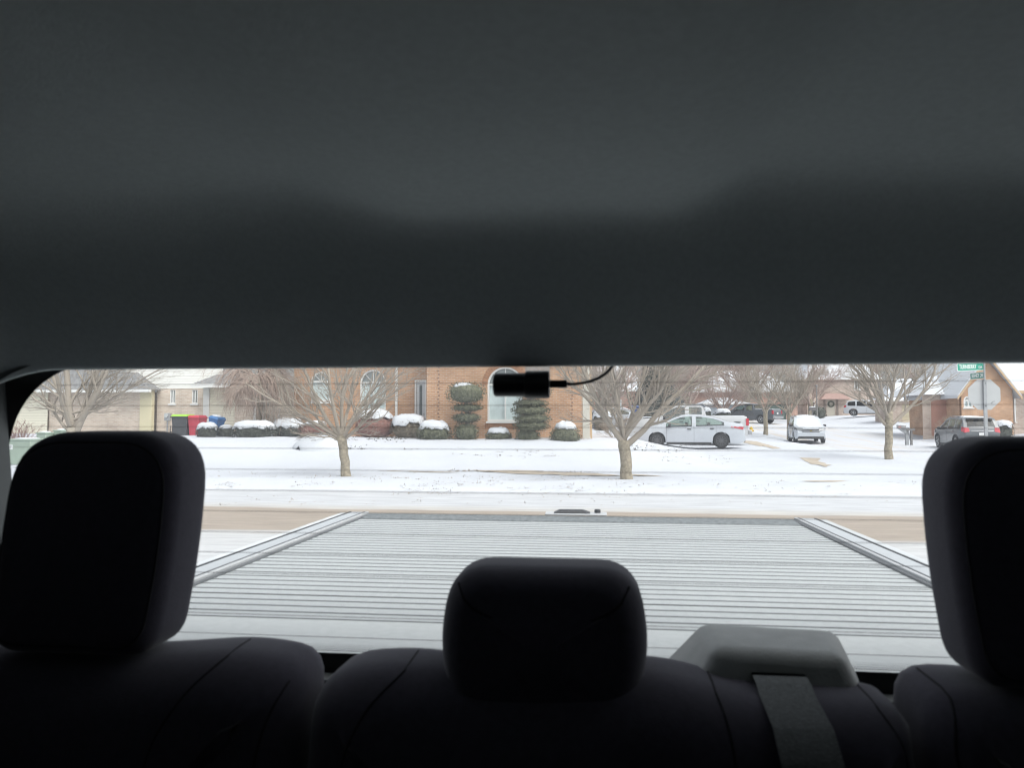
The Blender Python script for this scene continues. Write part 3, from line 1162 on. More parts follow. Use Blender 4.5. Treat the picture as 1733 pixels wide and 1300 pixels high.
def window(root, xa, xb, za, zb, arch, Y, mull=1, inner=M_CURT, fw=.065, sill=True, bars=0, frame=M_TRIM):
    """frame set into the opening, with panes and what hangs behind them"""
    yf0, yf1 = Y + .03, Y + .12
    b = MB()
    b.span((xa, yf0, za), (xa + fw, yf1, zb))
    b.span((xb - fw, yf0, za), (xb, yf1, zb))
    b.span((xa + fw, yf0, za), (xb - fw, yf1, za + fw))
    b.span((xa + fw, yf0, zb - fw * .5), (xb - fw, yf1, zb + fw * .5))
    cx = (xa + xb) / 2
    if arch:
        po = arch_pts(xa, xb, zb)
        k = 1 - fw * 2 / (xb - xa)
        pi = [((x - cx) * k + cx, (z - zb) * k + zb) for x, z in po]
        for i in range(len(po) - 1):
            b.hull8([(po[i][0], yf0, po[i][1]), (po[i + 1][0], yf0, po[i + 1][1]), (po[i + 1][0], yf1, po[i + 1][1]), (po[i][0], yf1, po[i][1]),
                     (pi[i][0], yf0, pi[i][1]), (pi[i + 1][0], yf0, pi[i + 1][1]), (pi[i + 1][0], yf1, pi[i + 1][1]), (pi[i][0], yf1, pi[i][1])])
        r = (xb - xa) / 2 - fw
        for a in (45, 90, 135):
            d = V((math.cos(R(a)), 0, math.sin(R(a))))
            b.tube([V((cx, Y + .07, zb)), V((cx, Y + .07, zb)) + d * r], .016, 4)
    for i in range(mull):
        x = xa + (xb - xa) * (i + 1) / (mull + 1)
        b.span((x - .025, yf0 + .004, za + fw), (x + .025, yf1, zb - fw * .5))
    for i in range(bars):
        z = za + (zb - za) * (i + 1) / (bars + 1)
        b.span((xa + fw, yf0 + .02, z - .012), (xb - fw, yf1 - .02, z + .012))
    f = b.build('window', frame, root, world=True)
    g = MB()
    o = 0
    g.v += [(xa + fw, Y + .09, za + fw), (xb - fw, Y + .09, za + fw), (xb - fw, Y + .09, zb), (xa + fw, Y + .09, zb)]
    g.f.append((0, 1, 2, 3))
    if arch:
        ap = arch_pts(xa + fw, xb - fw, zb + .002)
        o = len(g.v)
        g.v += [(x, Y + .09, z) for x, z in ap]
        g.f.append(tuple(range(o, o + len(ap)))[::-1])
    g.build('pane', M_GLASSW, f, world=True)
    c_ = MB()
    c_.span((xa + .01, Y + .125, za + .01), (xb - .01, Y + .15, zb + .01))
    c_.build('curtain', inner, f, world=True)
    if arch:
        c_ = MB()
        c_.prism(arch_pts(xa + .01, xb - .01, zb + .012)[::-1], Y + .13, Y + .15)
        c_.build('upper_blind', mat('grey_blind', (.30, .31, .31), .8), f, world=True)
    if sill:
        MB().span((xa - .05, Y - .05, za - .075), (xb + .05, Y + .028, za - .003)).build('sill', frame, f, world=True)
    return f


def downspout(root, px, y0, y1, Y, m=M_TRIM):
    a, b_ = at(px, y0, Y), at(px, y1, Y)
    mb = MB()
    mb.span((a.x - .045, Y - .075, b_.z), (a.x + .045, Y - .01, a.z))
    mb.span((a.x - .05, Y - .2, b_.z), (a.x + .05, Y - .08, b_.z + .06))
    return mb.build('downspout', m, root, world=True)


def xz(px, py, Y):
    q = at(px, py, Y)
    return q.x, q.z


# ---- orange brick house ------------------------------------------------------------
HY = 28.0
xl, _ = xz(722, 700, HY)
xr, _ = xz(986, 700, HY)
z0 = .55
root = thing('brick_house', 'orange brick house with arched windows and topiaries, snow on its beds', 'house', ((xl + xr) / 2, HY, z0), 0)
wa, wz0 = xz(825, 713, HY)
wb, _ = xz(885, 713, HY)
_, wz1 = xz(855, 651, HY)
ZT = 4.3
wall(root, 'front_wall', xl, xr, z0, ZT, HY, M_ORANGE, [(wa, wb, wz0, wz1, True)])
window(root, wa, wb, wz0, wz1, True, HY, 1, bars=0)
# rowlock arch of bricks round the window head
b = MB()
n = 24
r0 = (wb - wa) / 2 + .012
for i in range(n):
    a0, a1 = math.pi * (i + .08) / n, math.pi * (i + .92) / n
    cx = (wa + wb) / 2
    P = lambda a, r: (cx - r * math.cos(a), wz1 + r * math.sin(a))
    pts = [P(a0, r0), P(a1, r0), P(a1, r0 + .2), P(a0, r0 + .2)]
    b.prism(pts[::-1], HY - .018, HY + .02)
b.build('brick_arch', mat('arch_brick', (.36, .185, .10), .85, var=.3, vscale=7), root, world=True)
# soldier course below the sill
b = MB()
x = wa - .1
while x < wb + .1:
    b.span((x, HY - .014, wz0 - .30), (x + .06, HY + .02, wz0 - .085))
    x += .071
b.build('soldier_course', MATS['arch_brick'], root, world=True)
# toothed vertical brick joints near both ends of the wing
for jpx in (742, 968):
    jx, _ = xz(jpx, 700, HY)
    b = MB()
    z = z0
    k = 0
    while z < ZT - .1:
        b.span((jx - (.05 if k % 2 else .02), HY - .012, z), (jx + (.02 if k % 2 else .05), HY + .02, z + .055))
        z += .1354
        k += 1
    b.build('brick_joint', mat('joint_brick', (.25, .15, .10), .9), root, world=True)['kind'] = 'stuff'
# right corner board and downspout
cx0, _ = xz(986, 700, HY)
cx1, _ = xz(998, 700, HY)
MB().span((cx0, HY - .03, z0), (cx1, HY + .12, ZT)).build('corner_board', mat('putty_trim', (.55, .52, .45), .6), root, world=True)
MB().span((cx1 + .02, HY + .03, z0), (cx1 + .09, HY + .10, ZT)).build('downspout', mat('tan_trim', (.50, .36, .22), .6), root, world=True)
# right flank, running back
b = MB()
b.span((cx1 - .15, HY + .13, z0), (cx1, HY + 9.0, ZT))
b.build('side_wall', M_ORANGE, root, world=True)
# recessed wing with the front door
WY = 30.2
wl_, _ = xz(497, 700, WY)
wr_, _ = xz(722, 700, WY)
wr2 = xl
w1a, w1z0 = xz(526, 680, WY)
w1b, _ = xz(559, 680, WY)
_, w1z1 = xz(540, 646, WY)
w2a, w2z0 = xz(609, 694, WY)
w2b, _ = xz(653, 694, WY)
_, w2z1 = xz(630, 648, WY)
da, dz0 = xz(703.5, 742, WY)
db, _ = xz(719, 700, WY)
_, dz1 = xz(712, 645, WY)
wall(root, 'front_wall', wl_, wr2 + .3, z0, ZT, WY, M_ORANGE, [(w1a, w1b, w1z0, w1z1, True), (w2a, w2b, w2z0, w2z1, True), (da - .06, db + .06, dz0, dz1 + .05, False)])
window(root, w1a, w1b, w1z0, w1z1, True, WY, 0, bars=0)
window(root, w2a, w2b, w2z0, w2z1, True, WY, 1, bars=0)
MB().span((xl, HY + .001, z0), (xl + .2, WY - .001, ZT)).build('side_wall', M_ORANGE, root, world=True)
MB().span((wl_, WY + .001, z0), (wl_ + .2, WY + 9, ZT)).build('side_wall', M_ORANGE, root, world=True)
# front door
b = MB()
b.span((da - .06, WY + .02, dz0), (da, WY + .14, dz1 + .05))
b.span((db, WY + .02, dz0), (db + .06, WY + .14, dz1 + .05))
b.span((da, WY + .02, dz1), (db, WY + .14, dz1 + .05))
dr = b.build('door', M_TRIM, root, world=True)
b = MB()
b.span((da + .01, WY + .07, dz0), (da + (db - da) * .34, WY + .11, dz1 - .01))
b.span((da + (db - da) * .66, WY + .07, dz0), (db - .01, WY + .11, dz1 - .01))
b.span((da + (db - da) * .34, WY + .07, dz0), (da + (db - da) * .66, WY + .11, dz0 + .3))
b.span((da + (db - da) * .34, WY + .07, dz1 - .16), (da + (db - da) * .66, WY + .11, dz1 - .01))
b.build('door_leaf', mat('pale_grey_door', (.55, .56, .57), .5), dr, world=True)
MB().span((da + (db - da) * .34, WY + .085, dz0 + .3), (da + (db - da) * .66, WY + .10, dz1 - .16)).build('pane', mat('dark_pane', (.12, .14, .14), .1), dr, world=True)
hx = da + (db - da) * .86
MB().ell((hx, WY + .045, dz0 + 1.0), (.03, .03, .03)).build('handle', M_GREY, dr, world=True)
downspout(root, 672, 600, 706, WY)
# snow-covered roofs
b = MB()
b.prism([(xl - .4, ZT), (xr + .6, ZT), ((xl + xr) / 2, ZT + 3.2)], HY - .4, HY + 9.2)
b.build('roof', snowcap, root, world=True)
b = MB()
b.hull8([(wl_ - .4, WY - .4, ZT), (wr2 + .2, WY - .4, ZT), (wr2 + .2, WY + 9, ZT), (wl_ - .4, WY + 9, ZT),
         (wl_ + 1.5, WY + 4.0, ZT + 2.4), (wr2 + .2, WY + 4.0, ZT + 2.4), (wr2 + .2, WY + 4.6, ZT + 2.4), (wl_ + 1.5, WY + 4.6, ZT + 2.4)])
b.build('roof', snowcap, root, world=True)

# ---- beige house on the left ---------------------------------------------------------
BY = 33.0
x0, _ = xz(-60, 700, BY)
x1, _ = xz(508, 700, BY)
zb0 = .7
root = thing('beige_house', 'beige brick and cream siding house with a garage, behind the bins and the thick tree', 'house', ((x0 + x1) / 2, BY, zb0), 0)
xg, zg = xz(84, 668, BY)
_, zeave = xz(200, 657, BY)
x240, _ = xz(239, 700, BY)
x259, _ = xz(259, 700, BY)
wins = []
for pa, pb in ((281, 291), (318.5, 329)):
    a, zlo = xz(pa, 683, BY)
    c_, zhi = xz(pb, 658, BY)
    wins.append((a, c_, zlo, zhi - .02, False))
# garage side, cream boards
wall(root, 'garage_wall', x0, xg, zb0, 2.9, BY - .1, M_CREAM)
wall(root, 'brick_wall', xg, x240, zb0, 2.9, BY, M_BEIGE)
MB().span((x240, BY - .12, zb0), (x259, BY + .1, 3.0)).build('corner_panel', mat('cream_panel', (.60, .54, .36), .6), root, world=True)
xm, zs = xz(372, 657, BY)
wall(root, 'brick_wall', x259, xm, zb0, zs, BY + .3, M_BEIGE, [(a, b_, c_, d_ - .02, e) for a, b_, c_, d_, e in wins])
for a, b_, c_, d_, e in wins:
    window(root, a, b_, c_, d_ - .02, False, BY + .3, 1, fw=.05, inner=mat('dim_blind', (.33, .34, .31), .8))
wall(root, 'upper_wall', x259 - 1.6, xm, zs, 6.2, BY + .28, M_WSIDE)
# right part: trim board, siding bay, brick, porch
xt0, _ = xz(350, 700, BY)
xt1, _ = xz(360, 700, BY)
_, ztop = xz(360, 657, BY)
MB().span((xt0, BY - .35, zb0), (xt1, BY + .25, ztop)).build('corner_board', M_TRIM, root, world=True)
xs0, _ = xz(360, 700, BY)
xs1, zsd = xz(403, 682, BY)
wall(root, 'siding_wall', xs0, xs1, zb0, ztop, BY - .3, M_CREAM)
xb1, _ = xz(434, 700, BY)
wall(root, 'brick_wall', xs1, xb1, zb0, ztop, BY - .32, M_BEIGE)
xp1, _ = xz(498, 700, BY)
pwa, pz0 = xz(452, 706, BY)
pwb, pz1 = xz(464, 694, BY)
wall(root, 'porch_wall', xb1, xp1 + 3, zb0, ztop, BY + .6, M_WSIDE, [(pwa, pwb, pz0, pz1, False)])
window(root, pwa, pwb, pz0, pz1, False, BY + .6, 1, inner=M_CURT)
for px in (436, 447, 476, 488):
    a, _ = xz(px, 700, BY)
    b = MB()
    b.span((a - .07, BY - .3, zb0), (a + .07, BY - .16, ztop - .2))
    b.span((a - .1, BY - .33, ztop - .28), (a + .1, BY - .13, ztop - .2))
    b.build('porch_post', M_TRIM, root, world=True)
b = MB()
b.span((xb1, BY - .28, pz0 - .25), (xp1, BY - .2, pz0 - .17))
for k in range(22):
    x = xb1 + (xp1 - xb1) * k / 21
    b.span((x - .02, BY - .26, zb0 + .15), (x + .02, BY - .22, pz0 - .25))
b.build('porch_rail', M_TRIM, root, world=True)
# little hip roofs: grey shingle over the garage and over the bay
gA, gz_ = xz(-30, 649, BY)
gB, _ = xz(268, 653, BY)
_, gt = xz(200, 634, BY)
b = MB()
b.hull8([(gA, BY - .7, 2.92), (gB, BY - .7, 2.92), (gB, BY + .28, 2.92), (gA, BY + .28, 2.92),
         (gA, BY - .1, gt + .55), (gB - 1.2, BY - .1, gt + .1), (gB - 1.2, BY + .28, gt + .1), (gA, BY + .28, gt + .55)])
b.build('roof', M_ROOF, root, world=True)
MB().span((gA, BY - .74, 2.80), (gB, BY - .55, 2.915)).build('gutter', M_TRIM, root, world=True)
hA, hz = xz(343, 653, BY)
hB, _ = xz(512, 653, BY)
hT, ht = xz(370, 634, BY)
b = MB()
b.hull8([(hA, BY - .9, hz + .06), (hB, BY - .9, hz + .06), (hB, BY + .26, hz + .06), (hA, BY + .26, hz + .06),
         (hA + .7, BY + .0, ht), (hB, BY + .0, ht), (hB, BY + .26, ht), (hA + .7, BY + .26, ht)])
b.build('roof', M_ROOF, root, world=True)
MB().span((hA - .05, BY - .95, hz - .12), (hB, BY - .78, hz + .055)).build('gutter', M_TRIM, root, world=True)
b = MB()
b.prism([(x259 - 2.2, 6.2), (xm + .6, 6.2), ((x259 + xm) / 2, 8.6)], BY - .2, BY + 8)
b.build('roof', snowcap, root, world=True)
MB().span((x0, BY + .9, zb0), (xp1 + 3, BY + 8, 2.85)).build('rear_block', M_BEIGE, root, world=True)

# electricity meter on the beige wall
a, zt_ = xz(281, 700, BY)
_, zbm = xz(280, 713, BY)
mroot = thing('electric_meter', 'grey electric meter box on the beige brick wall beside the black bin', 'meter', (a, BY + .14, zbm))
MB().box((0, 0, .2), (.26, .14, .36)).build('box', M_GREY, mroot, bevel=.01)
MB().lathe([(.09, -.16), (.09, -.08)], 14, 'y', (0, 0, .26)).build('dial', mat('meter_glass', (.5, .52, .52), .2), mroot, smooth=True)
MB().tube([(-.02, .02, .02), (-.02, .02, zb0 - zbm - .1)], .035, 8).build('conduit', M_GREY, mroot, smooth=True)


# ---- far houses --------------------------------------------------------------------------
def far_house(label, Y, base_px, x_px0, x_px1, y_eave, y_ridge, mwall, hip=True, name='far_house', dep=8, overhang=.5, parts=None):
    xa, zb_ = xz(x_px0, base_px, Y)
    xb, _ = xz(x_px1, base_px, Y)
    _, ze = xz(x_px0, y_eave, Y)
    _, zr = xz(x_px0, y_ridge, Y)
    zb_ = min(zb_, gz((xa + xb) / 2, Y)) - .2
    root = thing(name, label, 'house', ((xa + xb) / 2, Y, zb_), 0)
    return root, xa, xb, zb_, ze, zr


def block(root, xa, xb, zb_, ze, zr, Y, m, ops=(), dep=8, gable=False, oh=.4, roofm=None):
    wall(root, 'front_wall', xa, xb, zb_, ze, Y, m, ops)
    MB().span((xa, Y + .3, zb_), (xb, Y + dep, ze - .01)).build('body_wall', m, root, world=True)
    b = MB()
    if gable:
        cx = (xa + xb) / 2
        MB().prism([(xa, ze + .001), (xb, ze + .001), (cx, zr - .15)], Y, Y + .2).build('gable_wall', m, root, world=True)
        for s in (-1, 1):
            x_ = xa - oh if s < 0 else xb + oh
            sl = (zr - ze) / ((xb - xa) / 2)
            ez = ze - oh * sl
            pts = [(x_, ez), (cx, zr), (cx, zr + .22), (x_ - .02 * s, ez + .22)]
            b.prism(pts if s < 0 else pts[::-1], Y - .35, Y + dep)
        b.build('roof', roofm or snowcap, root, world=True)
        t = MB()
        for s in (-1, 1):
            x_ = xa - oh if s < 0 else xb + oh
            sl = (zr - ze) / ((xb - xa) / 2)
            ez = ze - oh * sl
            pts = [(x_, ez - .12), (cx, zr - .12), (cx, zr + .06), (x_, ez + .06)]
            t.prism(pts if s < 0 else pts[::-1], Y - .40, Y - .352)
        t.build('barge_board', mat('tan_trim', (.5, .36, .22), .6), root, world=True)
    else:
        r = min((xb - xa) * .3, dep / 2)
        b.hull8([(xa - oh, Y - oh, ze), (xb + oh, Y - oh, ze), (xb + oh, Y + dep, ze), (xa - oh, Y + dep, ze),
                 (xa + r, Y + dep / 2 - .1, zr), (xb - r, Y + dep / 2 - .1, zr), (xb - r, Y + dep / 2 + .1, zr), (xa + r, Y + dep / 2 + .1, zr)])
        b.build('roof', roofm or snowcap, root, world=True)
        MB().span((xa - oh, Y - oh - .1, ze - .16), (xb + oh, Y - oh + .03, ze - .004)).build('gutter', M_TRIM, root, world=True)


# brick gable house at the right edge
GY = 51.0
root, xa, xb, zb_, ze, zr = far_house('orange brick house with a steep snowy gable, behind the street sign and dark SUV', GY, 722, 1628, 1715, 660, 604, M_ORANGE)
wa_, wz_ = xz(1631, 690, GY)
wb_, _ = xz(1647, 690, GY)
_, wt_ = xz(1640, 678, GY)
block(root, xa, xb, zb_, ze, zr, GY, M_ORANGE, [(wa_, wb_, wz_, wt_, True)], gable=True)
window(root, wa_, wb_, wz_, wt_, True, GY, 1, inner=M_CURT, fw=.09)
xx, _ = xz(1706, 690, GY)
xx2, _ = xz(1830, 690, GY)
_, ze2 = xz(1715, 661, GY)
_, zr2 = xz(1715, 612, GY)
wall(root, 'front_wall', xb, xx2, zb_, ze2, GY + .6, M_PINK)
MB().hull8([(xb - 1, GY + .1, ze2), (xx2, GY + .1, ze2), (xx2, GY + 8, ze2), (xb - 1, GY + 8, ze2),
            (xb - 1, GY + 4, zr2 + 1.6), (xx2, GY + 4, zr2 + 1.6), (xx2, GY + 4.4, zr2 + 1.6), (xb - 1, GY + 4.4, zr2 + 1.6)]).build('roof', snowcap, root, world=True)
MB().span((xb + .3, GY - .04, ze2 - .2), (xx2, GY + .09, ze2 - .005)).build('gutter', mat('tan_trim', (.5, .36, .22), .6), root, world=True)
downspout(root, 1716, 664, 716, GY + .6)
# garage wing
g0, gb = xz(1576, 706, GY + 2)
g1, gt = xz(1618, 677, GY + 2)
gx1, _ = xz(1634, 690, GY + 2)
wall(root, 'garage_wall', g0 - .55, gx1, zb_, gt + .35, GY + 2, M_PINK, [(g0, g1, zb_ + .3, gt, False)])
MB().span((g0, GY + 2.06, zb_ + .3), (g1, GY + 2.1, gt)).build('garage_door', mat('brown_red_door', (.42, .21, .15), .6, var=.1, vscale=2), root, world=True)
_, zrw = xz(1620, 652, GY + 2)
b = MB()
xL, _ = xz(1560, 676, GY + 2)
xR, _ = xz(1640, 676, GY + 2)
b.hull8([(xL, GY + 1.5, gt + .35), (xR, GY + 1.5, gt + .35), (xR, GY + 9, gt + .35), (xL, GY + 9, gt + .35),
         (xL + 1.8, GY + 5, zrw + .8), (xR, GY + 5, zrw + .8), (xR, GY + 5.4, zrw + .8), (xL + 1.8, GY + 5.4, zrw + .8)])
b.build('roof', snowcap, root, world=True)

# two-storey beige house with the wreath on its door
HY2 = 98.0
root, xa, xb, zb_, ze, zr = far_house('two-storey beige house with a wreath on its front door, far behind the bare trees', HY2, 700, 1366, 1486, 641, 612, M_PINK)
dxa, dza = xz(1400, 699, HY2)
dxb, dzb = xz(1413, 677, HY2)
w_a, w_z0 = xz(1446, 660, HY2)
w_b, w_z1 = xz(1456, 645, HY2)
l_a, l_z0 = xz(1368, 692, HY2)
l_b, l_z1 = xz(1380, 680, HY2)
g_a, g_z0 = xz(1437, 700, HY2)
g_b, g_z1 = xz(1482, 680, HY2)
block(root, xa, xb, zb_, ze, zr + 2, HY2, M_PINK, [(l_a, l_b, l_z0, l_z1, False), (dxa, dxb, dza - 1, dzb, False), (w_a, w_b, w_z0, w_z1, False)], dep=9)
window(root, l_a, l_b, l_z0, l_z1, False, HY2, 1, inner=M_DARKROOM, fw=.12)
window(root, w_a, w_b, w_z0, w_z1, False, HY2, 1, inner=M_DARKROOM, fw=.12)
dr = MB().span((dxa, HY2 + .06, dza - 1), (dxb, HY2 + .12, dzb)).build('door', mat('beige_door', (.58, .53, .44), .6), root, world=True)
for sx in (1395.5, 1417):
    a, _ = xz(sx, 690, HY2)
    MB().span((a - .12, HY2 - .06, dza - 1), (a + .12, HY2 - .003, dzb)).build('shutter', mat('taupe_shutter', (.22, .18, .15), .7), root, world=True)
cx, cz = xz(1406.5, 684, HY2)
b = MB()
ring = [(cx + .33 * math.cos(t * math.pi / 8), HY2 - .02, cz + .33 * math.sin(t * math.pi / 8)) for t in range(17)]
b.tube(ring, .1, 7)
o = b.build('wreath', mat('wreath_green', (.10, .11, .08), .9), None, smooth=True)
tag(o, 'round green wreath hanging on the beige front door', 'wreath')
# lower porch roof
pa, pz = xz(1385, 676, HY2)
pb, _ = xz(1436, 676, HY2)
_, pzt = xz(1400, 666, HY2)
b = MB()
b.hull8([(pa, HY2 - 1.2, pz), (pb, HY2 - 1.2, pz), (pb, HY2 - .01, pz), (pa, HY2 - .01, pz),
         (pa + .8, HY2 - .3, pzt), (pb - .8, HY2 - .3, pzt), (pb - .8, HY2 - .01, pzt), (pa + .8, HY2 - .01, pzt)])
b.build('porch_roof', mat('rosy_shingle', (.33, .22, .19), .9), root, world=True)

# beige garage house between the trees and the brown garage
HY3 = 72.0
root, xa, xb, zb_, ze, zr = far_house('tan house with a beige garage door, between the vase-shaped tree and the brown garage', HY3, 709, 1502, 1576, 676, 640, M_PINK)
ga, gz0_ = xz(1527, 709, HY3)
gb_, gz1_ = xz(1563, 684, HY3)
block(root, xa, xb, zb_, ze, zr, HY3, M_PINK, [(ga, gb_, zb_ + .2, gz1_, False)], dep=3)
gd = MB()
for k in range(4):
    h = (gz1_ - zb_ - .2) / 4
    gd.span((ga, HY3 + .06, zb_ + .2 + k * h + .015), (gb_, HY3 + .1, zb_ + .2 + (k + 1) * h - .015))
gd.build('garage_door', mat('sand_door', (.52, .46, .33), .6), root, world=True)

# reddish brick house behind the pickups
HY4 = 92.0
root, xa, xb, zb_, ze, zr = far_house('red brick house behind the white and dark pickups, half hidden by twigs', HY4, 700, 1176, 1350, 662, 624, M_RED)
a0, az0 = xz(1296, 703, HY4)
a1, az1 = xz(1330, 684, HY4)
b0_, bz0_ = xz(1190, 694, HY4)
b1_, bz1_ = xz(1200, 680, HY4)
block(root, xa, xb, zb_, ze, zr, HY4, M_RED, [(b0_, b1_, bz0_, bz1_, False), (a0, a1, zb_ + .2, az1, False)], dep=10)
window(root, b0_, b1_, bz0_, bz1_, False, HY4, 1, inner=M_DARKROOM, fw=.12)
MB().span((a0, HY4 + .06, zb_ + .2), (a1, HY4 + .1, az1)).build('garage_door', mat('dark_green_door', (.07, .10, .085), .5), root, world=True)
# grey-blue low house behind the grey tree
HY5 = 80.0
root, xa, xb, zb_, ze, zr = far_house('low pale blue-grey garage behind the grey bare tree', HY5, 704, 1196, 1262, 683, 672, M_WSIDE)
block(root, xa, xb, zb_, ze, zr, HY5, sidingmat('blue_grey_siding', (.42, .46, .50), .15), [], dep=7)
# red brick house behind the hedge, left of the conifer
HY6 = 70.0
root, xa, xb, zb_, ze, zr = far_house('red brick house behind the snow-covered car, left of the dark evergreen', HY6, 706, 985, 1092, 660, 612, M_RED)
a0, az0 = xz(1040, 694, HY6)
a1, az1 = xz(1052, 676, HY6)
block(root, xa, xb, zb_, ze, zr, HY6, M_RED, [(a0, a1, az0, az1, False)], dep=9)
window(root, a0, a1, az0, az1, False, HY6, 1, inner=M_CURT, fw=.1)


# ================================================================== VEHICLES
def interp(pts, x):
    if x <= pts[0][0]:
        return pts[0][1]
    for (a, b), (c_, d) in zip(pts[:-1], pts[1:]):
        if x <= c_:
            return b + (d - b) * (x - a) / (c_ - a)
    return pts[-1][1]


M_TYRE = mat('tyre_rubber', (.022, .022, .023), .85, bump=.3, bscale=60)
M_RIM = mat('alloy_rim', (.42, .43, .44), .35, metal=.7)
M_RIMD = mat('dark_rim', (.10, .10, .105), .4, metal=.5)
M_CARGLASS = glassmat('car_glass', (.62, .74, .69), .10)
M_TINT = glassmat('tinted_glass', (.10, .11, .12), .03)
M_CARIN = mat('car_interior', (.10, .10, .10), .9)
M_UNDER = mat('underbody', (.015, .015, .016), .9)
M_REDL_ = mat('red_lens', (.45, .02, .035), .2, coat=.5)
M_CLEAR = mat('clear_lens', (.17, .18, .19), .2, coat=.2)
M_CHROME = mat('chrome', (.62, .63, .64), .15, metal=1)
M_PLATE = mat('plate_white', (.65, .66, .66), .4)
M_DKPL = mat('dark_trim', (.03, .03, .032), .6)


def wheel(root, x, y, R_, wdt, rimm, spokes=10, side=1):
    """tyre with a spoked rim, axle along y"""
    b = MB()
    hw = wdt / 2
    prof = [(R_ * .64, -hw), (R_ * .80, -hw * 1.06), (R_ * .94, -hw * .96), (R_, -hw * .6), (R_, hw * .6), (R_ * .94, hw * .96), (R_ * .80, hw * 1.06), (R_ * .64, hw)]
    b.lathe(prof, 28, 'y', (0, 0, 0))
    t = b.build('wheel', M_TYRE, root, smooth=True, angle=50)
    t.location = (x, y, R_)
    r = MB()
    yo = hw * .9 * side
    r.lathe([(R_ * .66, yo - .03 * side), (R_ * .66, yo + .015 * side), (R_ * .60, yo + .015 * side), (R_ * .57, yo - .02 * side)], 28, 'y')
    for k in range(spokes):
        a = 2 * math.pi * k / spokes
        d = V((math.cos(a), 0, math.sin(a)))
        n_ = V((-math.sin(a), 0, math.cos(a)))
        w0, w1 = R_ * .07, R_ * .045
        P = []
        for yy in (yo - .02 * side, yo + .012 * side):
            for rr, ww in ((R_ * .1, w0), (R_ * .6, w1)):
                for sg in (-1, 1):
                    q = d * rr + n_ * ww * sg
                    P.append((q.x, yy, q.z))
        r.hull8([P[0], P[1], P[3], P[2], P[4], P[5], P[7], P[6]])
    r.lathe([(R_ * .13, yo - .02 * side), (R_ * .13, yo + .016 * side), (R_ * .08, yo + .022 * side)], 14, 'y')
    rm = r.build('rim', rimm, t, smooth=True, angle=30)
    d = MB()
    d.lathe([(R_ * .63, yo - .06 * side), (R_ * .63, yo - .045 * side)], 20, 'y')
    d.build('brake_disc', M_UNDER, t)
    return t


